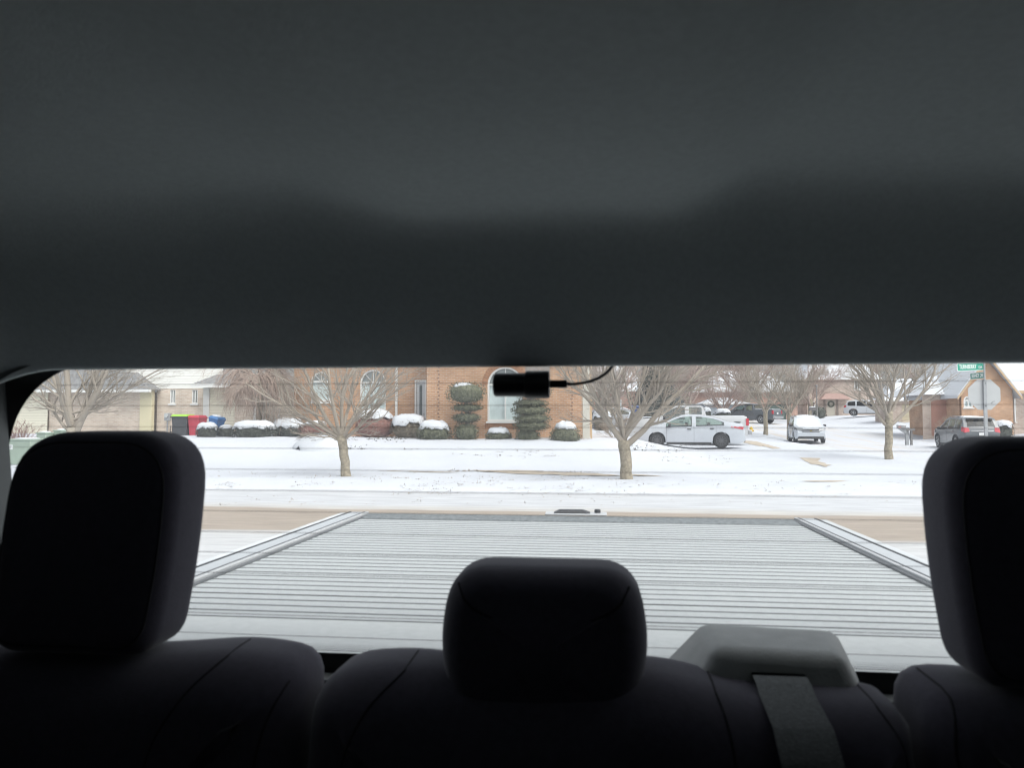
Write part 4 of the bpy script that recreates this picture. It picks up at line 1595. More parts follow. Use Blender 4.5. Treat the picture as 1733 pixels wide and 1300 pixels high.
def car(name, label, cat, loc, heading, sp, group=None):
    """sp: body profile etc. Local +x is the front of the car."""
    root = thing(name, label, cat, loc, heading, group)
    L, W, zb0 = sp['L'], sp['W'], sp['zb']
    prof, belt = sp['prof'], sp['belt']
    ax, Rw = sp['axles'], sp['R']
    arch = Rw * 1.16
    keys = [p_[0] for p_ in prof] + [e for r_ in sp['panes'] for e in r_] + list(sp['ws']) + list(sp['rw'])
    for a in ax:
        keys += [a - arch, a + arch]
    st = sp.get('step', .06)
    n = int(L / st)
    xs = sorted(set([round(-L / 2 + L * i / n, 4) for i in range(n + 1)] + [round(k, 4) for k in keys if -L / 2 <= k <= L / 2]))
    xx = [xs[0]]
    kset = set(round(k, 4) for k in keys)
    for x in xs[1:]:
        if x - xx[-1] < .012:
            if x in kset:
                xx[-1] = x
            continue
        xx.append(x)
    xs = xx

    def zt(x):
        s_ = 0
        for k, w_ in ((-2, .1), (-1, .2), (0, .4), (1, .2), (2, .1)):
            s_ += w_ * interp(prof, x + k * sp.get('soft', .03))
        return s_

    def zbf(x):
        z = zb0
        for a in ax:
            d = abs(x - a)
            if d < arch:
                z = max(z, Rw + math.sqrt(max(0, arch * arch - d * d)) * 1.0)
        e = abs(x) / (L / 2)
        z = max(z, zb0 + .12 * max(0, (e - .86) / .14) ** 2)
        return z

    def bl(x):
        return max(min(interp(belt, x), zt(x) - .02), zbf(x) + .02)

    def wt(x):
        return max(bl(x), zt(x) - sp.get('rail', .075))

    def wx(x):
        e = abs(x) / (L / 2)
        return W / 2 * (1 - sp.get('taper', .13) * max(0, (e - .55) / .45) ** 2.6)

    def half(x, z):
        b_ = bl(x)
        if z <= b_ + 1e-6:
            s_ = (z - zb0) / max(.05, b_ - zb0)
            s_ = min(1, max(0, s_))
            return wx(x) * (.945 + .055 * math.sin(math.pi * min(1, .12 + .8 * s_)) ** .7)
        return half(x, b_) - (z - b_) * sp.get('tumble', .30)

    body, panes, wsb, rwb = MB(), {(k, s): MB() for k in range(len(sp['panes'])) for s in (1, -1)}, MB(), MB()
    LR = 7

    def rows(x):
        a, b_, c_, d = zbf(x), bl(x), wt(x), zt(x)
        r_ = [a + (b_ - a) * i / LR for i in range(LR + 1)]
        r_ += [b_ + (c_ - b_) * i / 3 for i in (1, 2, 3)]
        r_ += [c_ + (d - c_) * i / 2 for i in (1, 2)]
        return r_
    RW = [rows(x) for x in xs]
    nr = len(RW[0])
    NT = 10

    def quad(mb, pts):
        o = len(mb.v)
        mb.v.extend(pts)
        mb.f.append((o, o + 1, o + 2, o + 3))
    for i in range(len(xs) - 1):
        xa, xb = xs[i], xs[i + 1]
        xm = (xa + xb) / 2
        big = (wt(xm) - bl(xm)) > .05
        for j in range(nr - 1):
            pid = None
            if LR <= j < LR + 3 and big:
                for k, (pa, pb) in enumerate(sp['panes']):
                    if pa <= xm <= pb:
                        pid = k
            for s in (1, -1):
                p4 = [(xa, s * half(xa, RW[i][j]), RW[i][j]), (xb, s * half(xb, RW[i + 1][j]), RW[i + 1][j]),
                      (xb, s * half(xb, RW[i + 1][j + 1]), RW[i + 1][j + 1]), (xa, s * half(xa, RW[i][j + 1]), RW[i][j + 1])]
                if s > 0:
                    p4 = p4[::-1]
                quad(body if pid is None else panes[pid, s], p4)

        def tp(x, t):
            zz = zt(x)
            return (x, half(x, zz) * t, zz + sp.get('crown', .03) * (1 - t * t))
        for k in range(NT):
            t0, t1 = -1 + 2 * k / NT, -1 + 2 * (k + 1) / NT
            tgt = body
            if 0 < k < NT - 1:
                if sp['ws'][0] <= xm <= sp['ws'][1]:
                    tgt = wsb
                elif sp['rw'][0] <= xm <= sp['rw'][1]:
                    tgt = rwb
            quad(tgt, [tp(xa, t0), tp(xb, t0), tp(xb, t1), tp(xa, t1)])
        quad(body, [(xa, half(xa, RW[i][0]), RW[i][0]), (xb, half(xb, RW[i + 1][0]), RW[i + 1][0]),
                    (xb, -half(xb, RW[i + 1][0]), RW[i + 1][0]), (xa, -half(xa, RW[i][0]), RW[i][0])])
    for i in (0, len(xs) - 1):
        x = xs[i]
        for j in range(nr - 1):
            quad(body, [(x, half(x, RW[i][j]), RW[i][j]), (x, -half(x, RW[i][j]), RW[i][j]), (x, -half(x, RW[i][j + 1]), RW[i][j + 1]), (x, half(x, RW[i][j + 1]), RW[i][j + 1])])
        zz = zt(x)
        quad(body, [(x, half(x, zz), zz), (x, -half(x, zz), zz), (x, -half(x, zz) * .5, zz + .02), (x, half(x, zz) * .5, zz + .02)])
    bo = body.build('body', sp['paint'], root, smooth=True, angle=32)
    weld(bo)
    for pmb in panes.values():
        if pmb.f:
            weld(pmb.build('side_window', sp.get('glass', M_CARGLASS), root, smooth=True, angle=40))
    if wsb.f:
        weld(wsb.build('windshield', sp.get('wsmat', sp.get('glass', M_CARGLASS)), root, smooth=True, angle=60))
    if rwb.f:
        weld(rwb.build('rear_window', sp.get('rwmat', sp.get('glass', M_CARGLASS)), root, smooth=True, angle=60))
    # dark floor pan and wheel wells
    b = MB()
    b.box((0, 0, zb0 + .2), (L * .9, W * .74, .34))
    b.build('underbody', M_UNDER, root)
    # seats
    for sx in sp.get('seats', (-.75, .25)):
        for sy in (-.36, .36):
            b = MB()
            b.hull8([(sx - .12, sy - .22, .5), (sx + .05, sy - .22, .5), (sx + .05, sy + .22, .5), (sx - .12, sy + .22, .5),
                     (sx - .3, sy - .2, sp['seat_h']), (sx - .18, sy - .2, sp['seat_h']), (sx - .18, sy + .2, sp['seat_h']), (sx - .3, sy + .2, sp['seat_h'])])
            b.box((sx - .25, sy, sp['seat_h'] + .06), (.1, .22, .18))
            b.build('seat', M_CARIN, root, bevel=.02)
    for a in ax:
        for s in (1, -1):
            wheel(root, a, s * (W / 2 - .12), Rw, .22, sp['rim'], sp.get('spokes', 10), s)
    # black wheel arch lips
    if sp.get('lip', True):
        for a in ax:
            for s in (1, -1):
                pts = []
                for k in range(13):
                    t = math.pi * k / 12
                    x, z = a + (arch + .005) * math.cos(t), Rw + (arch + .005) * math.sin(t)
                    pts.append((x, s * (half(x, max(z, zb0)) + .004), z))
                MB().tube(pts, .022, 5).build('arch_lip', sp.get('lipmat', M_DKPL), root, smooth=True)
    root_h = (half, zt, bl, wt, wx)
    # sills
    for s in (1, -1):
        b = MB()
        x0_, x1_ = ax[0] + arch + .03, ax[1] - arch - .03
        b.span((x0_, s * half(0, zb0) - .02, zb0 - .05), (x1_, s * half(0, zb0) + .012, zb0 + .055))
        b.build('sill', M_DKPL, root, bevel=.01)
    # door gaps, handles, mirrors
    for s in (1, -1):
        for gx in sp['gaps']:
            pts = [(gx, s * (half(gx, z) + .001), z) for z in [zb0 + .07 + (bl(gx) - zb0 - .07) * i / 6 for i in range(7)]]
            MB().tube(pts, .006, 4).build('door_gap', M_DKPL, root)
        for hx in sp['handles']:
            z = bl(hx) - .13
            MB().box((hx, s * (half(hx, z) + .018), z), (.17, .035, .035)).build('handle', sp.get('handlemat', M_DKPL), root, bevel=.008)
        mx = sp['mirror']
        z = bl(mx) + .06
        b = MB()
        b.ell((mx, s * (half(mx, z) + .13), z), (.07, .11, .075), 10, 6)
        b.tube([(mx, s * (half(mx, z) - .02), z - .05), (mx, s * (half(mx, z) + .1), z - .02)], .02, 6)
        b.build('mirror', sp.get('mirmat', M_DKPL), root, smooth=True)
        # dark strip round the side glass
        for pa, pb in sp['panes']:
            pts = []
            for k in range(9):
                x = pa + (pb - pa) * k / 8
                pts.append((x, s * (half(x, bl(x)) + .003), bl(x)))
            MB().tube(pts, .014, 4).build('belt_trim', sp.get('beltmat', M_DKPL), root)
    return root, root_h


def weld(o):
    bm = bmesh.new()
    bm.from_mesh(o.data)
    bmesh.ops.remove_doubles(bm, verts=bm.verts, dist=.0008)
    bmesh.ops.recalc_face_normals(bm, faces=bm.faces)
    bm.to_mesh(o.data)
    bm.free()
    for p_ in o.data.polygons:
        p_.use_smooth = True
    o.data.set_sharp_from_angle(angle=R(34))


def paint(name, col, rough=.28):
    return mat(name, col, rough, coat=.5, var=.04, vscale=2)


P_WHITE = paint('white_paint', (.46, .49, .53))
P_WHITE2 = paint('off_white_paint', (.46, .47, .48))
P_GREY = paint('dark_grey_paint', (.085, .095, .105))
P_SILVER = paint('silver_paint', (.50, .52, .55))
P_SLATE = paint('slate_paint', (.07, .08, .09))

SEDAN = dict(L=4.63, W=1.78, zb=.20, R=.325, axles=(-1.33, 1.37), seats=(-.6, .35), seat_h=.95, taper=.16,
             prof=[(-2.315, .66), (-2.27, .96), (-2.2, 1.06), (-1.75, 1.10), (-1.55, 1.15), (-1.0, 1.345), (-.5, 1.42), (0, 1.435), (.35, 1.40), (.7, 1.27), (1.15, 1.03), (1.3, .985), (1.85, .90), (2.15, .79), (2.28, .66), (2.315, .5)],
             belt=[(-2.3, .94), (-1.4, .985), (0, .945), (1.2, .90)], panes=[(-1.45, -.28), (-.12, .98)], ws=(.40, 1.16), rw=(-1.62, -.9), rim=M_RIMD, spokes=10,
             gaps=(-.2, .95, -1.12), handles=(-.95, 0.0), mirror=.82, paint=P_WHITE, lip=False, tumble=.33, step=.05, mirmat=M_DKPL)

# white sedan in the corner driveway
Yc = 33.6
cxw = at(1166, 757, Yc)
zg_ = at(1225, 757.5, Yc).z
r_, hh = car('sedan', 'white sedan parked side-on in the corner driveway', 'car', (cxw.x, Yc, zg_), R(174), SEDAN)
half, zt, bl, wt, wx = hh
for s in (1, -1):
    b = MB()
    b.hull8([(-2.24, s * .70, .78), (-2.24, s * (wx(-2.2) + .004), .80), (-1.72, s * (wx(-1.7) + .008), .90), (-2.0, s * .70, .86),
             (-2.29, s * .70, .92), (-2.26, s * (wx(-2.2) - .03), .92), (-1.75, s * (wx(-1.7) - .02), .945), (-2.1, s * .70, .96)])
    fix_normals(b.build('taillight', M_REDL_, r_))
    b = MB()
    b.hull8([(2.05, s * .5, .60), (2.26, s * .5, .62), (2.2, s * .70, .62), (1.75, s * .83, .68), (2.0, s * .5, .74), (2.2, s * .5, .72), (2.12, s * .72, .73), (1.72, s * .82, .78)])
    fix_normals(b.build('headlight', M_CLEAR, r_))
b = MB()
b.lathe([(.085, 0), (.085, .006)], 20, 'y', (-1.78, half(-1.78, .84) - .002, .86))
b.build('fuel_door', P_WHITE, r_, smooth=True)
MB().box((-2.3, 0, .35), (.06, 1.3, .16)).build('rear_bumper_trim', M_DKPL, r_, bevel=.015)
MB().box((-2.06, 0, 1.115), (.2, 1.3, .03)).build('spoiler', M_DKPL, r_, bevel=.008)
MB().box((-2.315, 0, .75), (.02, .3, .15)).build('licence_plate', M_PLATE, r_)
MB().box((2.29, 0, .42), (.06, 1.3, .2)).build('grille', M_DKPL, r_, bevel=.02)

PICKUP = dict(L=5.9, W=2.0, zb=.36, R=.40, axles=(-1.72, 1.95), seats=(-.35, .55), seat_h=1.25, taper=.08, soft=.015, rail=.09,
              prof=[(-2.95, .7), (-2.94, 1.33), (-2.88, 1.36), (-1.0, 1.36), (-.98, 1.37), (-.93, 1.62), (-.86, 1.82), (-.72, 1.895), (.2, 1.91), (.55, 1.84), (.85, 1.66), (1.25, 1.36), (1.4, 1.29), (2.4, 1.21), (2.75, 1.1), (2.92, .9), (2.95, .6)],
              belt=[(-3, 1.24), (-1, 1.27), (1.3, 1.22)], panes=[(-.78, -.18), (0.02, 1.06)], ws=(.62, 1.28), rw=(-.975, -.88), rim=M_RIM, spokes=6,
              gaps=(-.12, 1.12, -.98), handles=(-.6, .2), mirror=1.0, paint=P_WHITE2, tumble=.26, lipmat=P_WHITE2, step=.07)


def pickup(label, loc, heading, sp, snow_on=True, group=None):
    r, hh = car('pickup', label, 'pickup truck', loc, heading, sp, group)
    half, zt, bl, wt, wx = hh
    for s in (1, -1):
        MB().hull8([(-2.97, s * .78, .92), (-2.97, s * (wx(-2.9) + .01), .92), (-2.84, s * (wx(-2.85) + .012), .92), (-2.84, s * .78, .92),
                    (-2.97, s * .78, 1.26), (-2.97, s * (wx(-2.9) + .01), 1.26), (-2.84, s * (wx(-2.85) + .012), 1.26), (-2.84, s * .78, 1.26)]).build('taillight', M_REDL_, r)
        MB().box((2.9, s * .72, .98), (.14, .38, .22)).build('headlight', M_CLEAR, r, bevel=.02)
    MB().box((-3.03, 0, .60), (.18, 1.86, .22)).build('rear_bumper', mat('chrome_bumper', (.42, .43, .44), .3, metal=.8), r, bevel=.03)
    MB().box((2.99, 0, .62), (.14, 1.9, .24)).build('front_bumper', M_CHROME, r, bevel=.03)
    MB().box((2.955, 0, .95), (.05, .95, .32)).build('grille', M_DKPL, r, bevel=.02)
    MB().box((-2.965, 0, .98), (.02, .3, .15)).build('licence_plate', M_PLATE, r)
    if snow_on:
        b = MB()
        b.grid(12, 8, lambda i, j: (1.35 + 1.4 * i / 11, -.85 + 1.7 * j / 7, zt(1.35 + 1.4 * i / 11) + .05 + .04 * math.sin(math.pi * i / 11) * math.sin(math.pi * j / 7) + .015 * noise.noise((i, j, 2))))
        b.build('hood_snow', snowcap, r, smooth=True, angle=180)
        b = MB()
        b.grid(10, 8, lambda i, j: (-.7 + 1.2 * i / 9, -.62 + 1.24 * j / 7, zt(-.7 + 1.2 * i / 9) + .035 + .04 * math.sin(math.pi * i / 9) * math.sin(math.pi * j / 7)))
        b.build('roof_snow', snowcap, r, smooth=True, angle=180)
    b = MB()
    b.span((-2.80, -.80, 1.30), (-1.03, .80, 1.40 if snow_on else 1.38))
    b.build('bed_cover', snowcap if snow_on else M_DKPL, r, bevel=.02)
    return r


Yp = 37.6
q0 = at(1262, 740, Yp)
pickup('white pickup with snow on its hood, parked beyond the white sedan', (q0.x - 3.0, Yp, gz(q0.x - 3, Yp)), R(180), PICKUP)
Yp2 = 76
q0 = at(1268, 707, Yp2)
DPICK = {**PICKUP, 'paint': P_SLATE, 'lipmat': P_SLATE, 'glass': M_CARGLASS}
pickup('dark grey pickup with a snowy bed, parked far beyond the white pickup', (q0.x, Yp2, gz(q0.x, Yp2)), R(140), DPICK, True)

SUV = dict(L=4.77, W=1.86, zb=.27, R=.37, axles=(-1.43, 1.43), seats=(-.8, .25), seat_h=1.15, taper=.15, rail=.09,
           prof=[(-2.385, .7), (-2.37, 1.02), (-2.28, 1.12), (-2.02, 1.52), (-1.86, 1.63), (-1.2, 1.68), (-.3, 1.69), (.25, 1.64), (.55, 1.53), (1.1, 1.18), (1.3, 1.10), (1.9, 1.04), (2.2, .95), (2.34, .8), (2.385, .6)],
           belt=[(-2.3, 1.14), (-1, 1.10), (1.2, 1.02)], panes=[(-1.98, -1.22), (-1.08, -.22), (-.06, .92)], ws=(.48, 1.18), rw=(-2.24, -1.93), rim=M_RIM, spokes=5,
           gaps=(-.14, 1.0, -1.12), handles=(-.95, .05), mirror=.84, paint=P_GREY, tumble=.30, lipmat=M_DKPL, step=.06, handlemat=P_GREY)


def suv(label, loc, heading, sp, group, rear_detail=True):
    r, hh = car('suv', label, 'SUV', loc, heading, sp, group)
    half, zt, bl, wt, wx = hh
    # rear
    for s in (1, -1):
        b = MB()
        xs_ = (-2.40, -2.05)
        b.hull8([(-2.37, s * .55, .96), (-2.39, s * (wx(-2.3) - .01), .90), (-2.10, s * (wx(-2.1) + .014), .98), (-2.10, s * .6, .98),
                 (-2.29, s * .58, 1.16), (-2.30, s * (wx(-2.3) - .04), 1.15), (-2.12, s * (wx(-2.1) - .01), 1.20), (-2.10, s * .6, 1.18)])
        fix_normals(b.build('taillight', M_REDL_, r, bevel=.012))
        b = MB()
        b.hull8([(2.15, s * .46, .79), (2.40, s * .46, .785), (2.33, s * .80, .80), (1.80, s * (wx(1.80) + .014), .85),
                 (2.05, s * .46, .975), (2.295, s * .46, .945), (2.22, s * .82, .955), (1.78, s * (wx(1.78) + .008), .985)])
        fix_normals(b.build('headlight', M_CLEAR, r, bevel=.012))
        MB().lathe([(.085, 0), (.085, .05), (.05, .06)], 14, 'x', (2.31, s * .66, .52)).build('fog_light', M_DKPL, r, smooth=True)
        # roof rails
        pts = [(x, s * (half(x, zt(x)) - .06), zt(x) + .055 - .05 * (abs(i - 4) == 4)) for i, x in enumerate([-1.7 + 2.0 * k / 8 for k in range(9)])]
        MB().tube(pts, .017, 6).build('roof_rail', M_CHROME, r, smooth=True)
    MB().box((-2.392, 0, .98), (.03, 1.05, .035)).build('chrome_strip', M_CHROME, r, bevel=.006)
    MB().box((-2.395, 0, .84), (.02, .31, .15)).build('licence_plate', M_PLATE, r)
    b = MB()
    b.box((-2.37, 0, .42), (.10, 1.5, .2))
    b.build('rear_bumper', M_DKPL, r, bevel=.03)
    MB().box((-2.40, 0, .62), (.05, 1.35, .03)).build('bumper_chrome', M_CHROME, r, bevel=.006)
    MB().box((-2.03, 0, 1.63), (.22, 1.2, .05)).build('spoiler', sp['paint'], r, bevel=.015)
    # front
    MB().box((2.352, 0, .86), (.05, .95, .06)).build('upper_grille', M_DKPL, r, bevel=.012)
    MB().box((2.385, 0, .79), (.04, 1.0, .03)).build('grille_bar', M_CHROME, r, bevel=.006)
    MB().box((2.368, 0, .735), (.05, 1.0, .05)).build('lower_grille', M_DKPL, r, bevel=.02)
    b = MB()
    b.box((2.40, 0, .79), (.025, .13, .035))
    b.box((2.40, 0, .79), (.024, .05, .05))
    b.build('emblem', mat('gold_emblem', (.5, .40, .16), .3, metal=.6), r)
    MB().box((2.345, 0, .36), (.10, 1.5, .17)).build('front_skirt', M_DKPL, r, bevel=.03)
    return r, hh


# dark SUV driving away on the side street
Yd = 42.0
q0 = at(1634, 757, Yd)
r_, hh = suv('dark grey SUV seen from behind, driving up the snowy side street', (q0.x, Yd, gz(q0.x, Yd) + .03), R(83), {**SUV, 'rwmat': M_TINT}, 'SUVs on the side street')
half, zt, bl, wt, wx = hh
b = MB()
b.grid(18, 10, lambda i, j: (-1.7 + 1.95 * i / 17, -.52 + 1.04 * j / 9, zt(-1.7 + 1.95 * i / 17) + .03 + .045 * math.sin(math.pi * i / 17) * math.sin(math.pi * j / 9) + .02 * noise.noise((i * .6, j * .6, 3))))
b.build('roof_snow', snowcap, r_, smooth=True, angle=180)
# white SUV facing us
Ye = 50.0
q0 = at(1364, 745, Ye)
WSUV = {**SUV, 'paint': P_WHITE, 'handlemat': P_WHITE, 'lipmat': P_WHITE, 'wsmat': snowcap}
r_, hh = suv('white SUV facing the camera with a snow-covered windshield', (q0.x, Ye, gz(q0.x, Ye) + .03), R(-98), WSUV, 'SUVs on the side street')
half, zt, bl, wt, wx = hh
b = MB()
b.grid(18, 10, lambda i, j: (-1.7 + 2.1 * i / 17, -.55 + 1.1 * j / 9, zt(-1.7 + 2.1 * i / 17) + .03 + .06 * math.sin(math.pi * i / 17) * math.sin(math.pi * j / 9)))
b.build('roof_snow', snowcap, r_, smooth=True, angle=180)
b = MB()
b.grid(12, 10, lambda i, j: (1.2 + .95 * i / 11, -.72 + 1.44 * j / 9, zt(1.2 + .95 * i / 11) + .035 + .03 * math.sin(math.pi * i / 11) * math.sin(math.pi * j / 9)))
b.build('hood_snow', snowcap, r_, smooth=True, angle=180)
# silver crossover in the far driveway
Yf_ = 84.0
q0 = at(1470, 713, Yf_)
r_, hh = suv('pale silver crossover parked before the far beige house', (q0.x, Yf_, max(at(1460, 714, Yf_).z, gz(q0.x, Yf_) + .02)), R(-22), {**SUV, 'paint': P_SILVER, 'handlemat': P_SILVER, 'glass': M_TINT}, 'SUVs on the side street')
# snow-covered car behind the hedge
Yh = 50.0
q0 = at(1028, 704, Yh)
r_, hh = car('sedan', 'snow-covered car behind the hedge at the brick house corner', 'car', (q0.x, Yh, gz(q0.x, Yh)), R(175), {**SEDAN, 'wsmat': snowcap, 'rwmat': snowcap, 'paint': P_SILVER})
half, zt, bl, wt, wx = hh
b = MB()
b.grid(40, 10, lambda i, j: (-2.2 + 4.3 * i / 39, -.6 + 1.2 * j / 9, zt(-2.2 + 4.3 * i / 39) + .05 + .06 * math.sin(math.pi * j / 9)))
b.build('snow_cover', snowcap, r_, smooth=True, angle=180)


# ================================================================== STREET FURNITURE
# stop sign seen from behind, with the street name blades
sp_ = at(1666, 668, 19.9)
sg = gz(sp_.x, 19.9)
root = thing('street_sign', 'back of a stop sign on a steel post with green street name blades above', 'sign', (sp_.x, 19.9, sg))
H_ = sp_.z - sg
b = MB()
b.span((-.035, -.055, -.3), (.035, -.03, H_ + .36))
b.span((-.035, -.03, -.3), (-.028, .0, H_ + .36))
b.span((.028, -.03, -.3), (.035, .0, H_ + .36))
b.build('post', M_GREY, root)
b = MB()
rad = .381 / math.cos(math.pi / 8)
oc = [(rad * math.cos(math.pi / 8 + k * math.pi / 4), H_ + rad * math.sin(math.pi / 8 + k * math.pi / 4)) for k in range(8)]
b.prism(oc, .006, .012)
b.build('octagon_plate', mat('bare_aluminium', (.47, .48, .48), .45, metal=.25, var=.06, vscale=3), root)
b = MB()
b.prism(oc, .0125, .014)
b.build('red_face', mat('sign_red', (.45, .02, .02), .5), root)
# little date sticker marks on the back
b = MB()
for k in range(3):
    b.box((.16 + k * .033, .0045, H_ - .215 + .022 * k), (.012, .002, .03))
b.build('sticker_marks', M_DKPL, root)
b = MB()
for dz in (-.28, .28):
    b.lathe([(.012, -.07), (.012, -.055)], 8, 'y', (0, 0, H_ + dz))
b.build('bolts', M_DKPL, root)
b = MB()
b.tube([(0, -.03, H_ + .30), (0, -.03, H_ + .80)], .022, 8)
b.build('name_post', M_GREY, root, smooth=True)
M_SGN = mat('sign_green', (.012, .30, .20), .45)
M_SGN2 = mat('sign_green_dull', (.03, .22, .165), .5)
M_SWH = mat('sign_white', (.82, .84, .82), .45)


def rrect(cx, cz, w_, h_, r, n=5):
    pts = []
    for (sx, sz, a0) in ((1, -1, -90), (1, 1, 0), (-1, 1, 90), (-1, -1, 180)):
        for k in range(n + 1):
            a = R(a0 + 90 * k / n)
            pts.append((cx + sx * (w_ / 2 - r) + r * math.cos(a), cz + sz * (h_ / 2 - r) + r * math.sin(a)))
    return pts


# upper blade, parallel to the street in front: TURNBERRY DR
ZU = H_ + .70
uw, uh = .76, .20
bl_ = MB().prism(rrect(0, 0, uw, uh, .035), -.006, .006).build('name_blade', M_SWH, root, world=False)
bl_.location = (-.335, -.05, ZU)
bl_.rotation_euler = (0, -R(2.5), R(14))
f_ = MB().prism(rrect(0, 0, uw - .028, uh - .028, .026), -.009, -.0065).build('green_field', M_SGN, bl_)
textmesh('lettering', 'TURNBERRY', .15, M_SWH, bl_, (-.085, -.011, 0), (R(90), 0, 0), width=.48)
textmesh('lettering', 'DR', .09, M_SWH, bl_, (.265, -.011, -.025), (R(90), 0, 0), width=.10)
# lower blade, turned edge-on along the side street
ZL = H_ + .49
lw, lh = .62, .17
b2 = MB().prism(rrect(0, 0, lw, lh, .012), -.005, .005).build('name_blade', M_SWH, root)
b2.location = (-.02, .27, ZL)
b2.rotation_euler = (0, 0, R(-86))
MB().prism(rrect(0, 0, lw - .015, lh - .024, .01), -.0075, -.0055).build('green_field', M_SGN2, b2)
textmesh('lettering', 'SIDNEY DR', .13, M_SWH, b2, (0, -.009, 0), (R(90), 0, 0), width=.5)

# mailbox on a white-dusted post
Ym = 46.0
q0 = at(1533, 736, Ym)
root = thing('mailbox', 'grey mailbox on a curved post between the bare tree and the dark SUV', 'mailbox', (q0.x, Ym, gz(q0.x, Ym)), R(6))
b = MB()
b.box((.06, 0, .5), (.16, .16, 1.1))
b.hull8([(-.02, -.08, .7), (.14, -.08, .55), (.14, .08, .55), (-.02, .08, .7), (-.42, -.08, .98), (.14, -.08, .98), (.14, .08, .98), (-.42, .08, .98)])
b.build('post', mat('grey_wood', (.30, .31, .32), .8), root)
b = MB()
b.prism([(-.12, 0), (.12, 0), (.12, .12), (.08, .2), (0, .23), (-.08, .2), (-.12, .12)], -.25, .25)
o = b.build('box', mat('grey_box', (.36, .35, .35), .5), root)
o.rotation_euler = (0, 0, R(60))
o.location = (-.25, 0, .985)
MB().box((-.45, -.2, 1.09), (.14, .03, .1)).build('red_plate', mat('faded_red', (.42, .22, .2), .7), root)
b = MB()
b.box((.32, 0, .42), (.1, .1, .95))
b.box((.25, 0, .93), (.5, .2, .14))
b.build('newspaper_box', mat('dark_wood', (.17, .16, .155), .8), root)
o = MB().ell((-.22, 0, 1.2), (.3, .16, .06)).build('snow_cap', snowcap, root, smooth=True)

# small distant mailbox beyond the sedan
Yn = 60.0
q0 = at(1236, 712, Yn)
root = thing('mailbox', 'small dark mailbox poking out of snow between the sedan roof and the dark pickup', 'mailbox', (q0.x, Yn, gz(q0.x, Yn)))
MB().box((0, 0, .55), (.1, .1, 1.2)).build('post', mat('dark_wood', (.17, .16, .155), .8), root)
MB().prism([(-.2, 0), (.2, 0), (.2, .16), (.13, .26), (-.13, .26), (-.2, .16)], -.24, .24).build('box', mat('dark_box', (.13, .12, .12), .5), root).location = (0, 0, 1.12)
# two more mailboxes on posts beside the far lamp pole
Yo = 78.0
q0 = at(1375, 707, Yo)
root = thing('mailbox', 'small snow-topped mailbox on a post above the white SUV roof', 'mailbox', (q0.x, Yo, gz(q0.x, Yo)))
MB().box((0, 0, .6), (.12, .12, 1.3)).build('post', mat('dark_wood', (.17, .16, .155), .8), root)
MB().prism([(-.3, 0), (.3, 0), (.3, .2), (.2, .32), (-.2, .32), (-.3, .2)], -.24, .24).build('box', mat('dark_box', (.13, .12, .12), .5), root).location = (0, 0, 1.2)
MB().ell((0, 0, 1.52), (.32, .25, .08)).build('snow_cap', snowcap, root, smooth=True)

# thin lamp pole behind the white SUV
Yl = 66.0
q0 = at(1383, 712, Yl)
root = thing('pole', 'thin grey pole rising behind the white SUV mirror', 'pole', (q0.x, Yl, gz(q0.x, Yl)))
MB().tube([(0, 0, -.3), (0, 0, 3.6)], [.06, .05], 8).build('shaft', mat('pole_grey', (.2, .19, .18), .6), root, smooth=True)
MB().lathe([(.10, 3.6), (.12, 3.7), (.05, 3.78)], 10, 'z').build('cap', mat('pole_grey', (.2, .19, .18), .6), root, smooth=True)

# yellow hydrant half buried in the snow
Yy = 61.0
q0 = at(1271.5, 735, Yy)
zz = gz(q0.x, Yy)
root = thing('fire_hydrant', 'yellow fire hydrant half buried in snow behind the white pickup', 'hydrant', (q0.x, Yy, zz))
M_Y = mat('hydrant_yellow', (.72, .47, .03), .5)
MB().lathe([(.12, -.5), (.12, .26), (.15, .27), (.15, .31), (.11, .38), (.05, .43), (.035, .48)], 14, 'z').build('barrel', M_Y, root, smooth=True)
for s in (1, -1):
    MB().lathe([(.05, .1 * s), (.055, .19 * s), (.075, .19 * s), (.075, .22 * s)], 10, 'x', (0, 0, .15)).build('nozzle', M_Y, root, smooth=True)
MB().lathe([(.08, -.1), (.08, -.18), (.10, -.18), (.10, -.22)], 10, 'y', (0, 0, .12)).build('pumper_cap', M_Y, root, smooth=True)
b = MB()
for s in (-1, 1):
    b.box((s * .11, 0, .0), (.1, .06, .06), 0)
b.build('flange_bolts', M_Y, root)


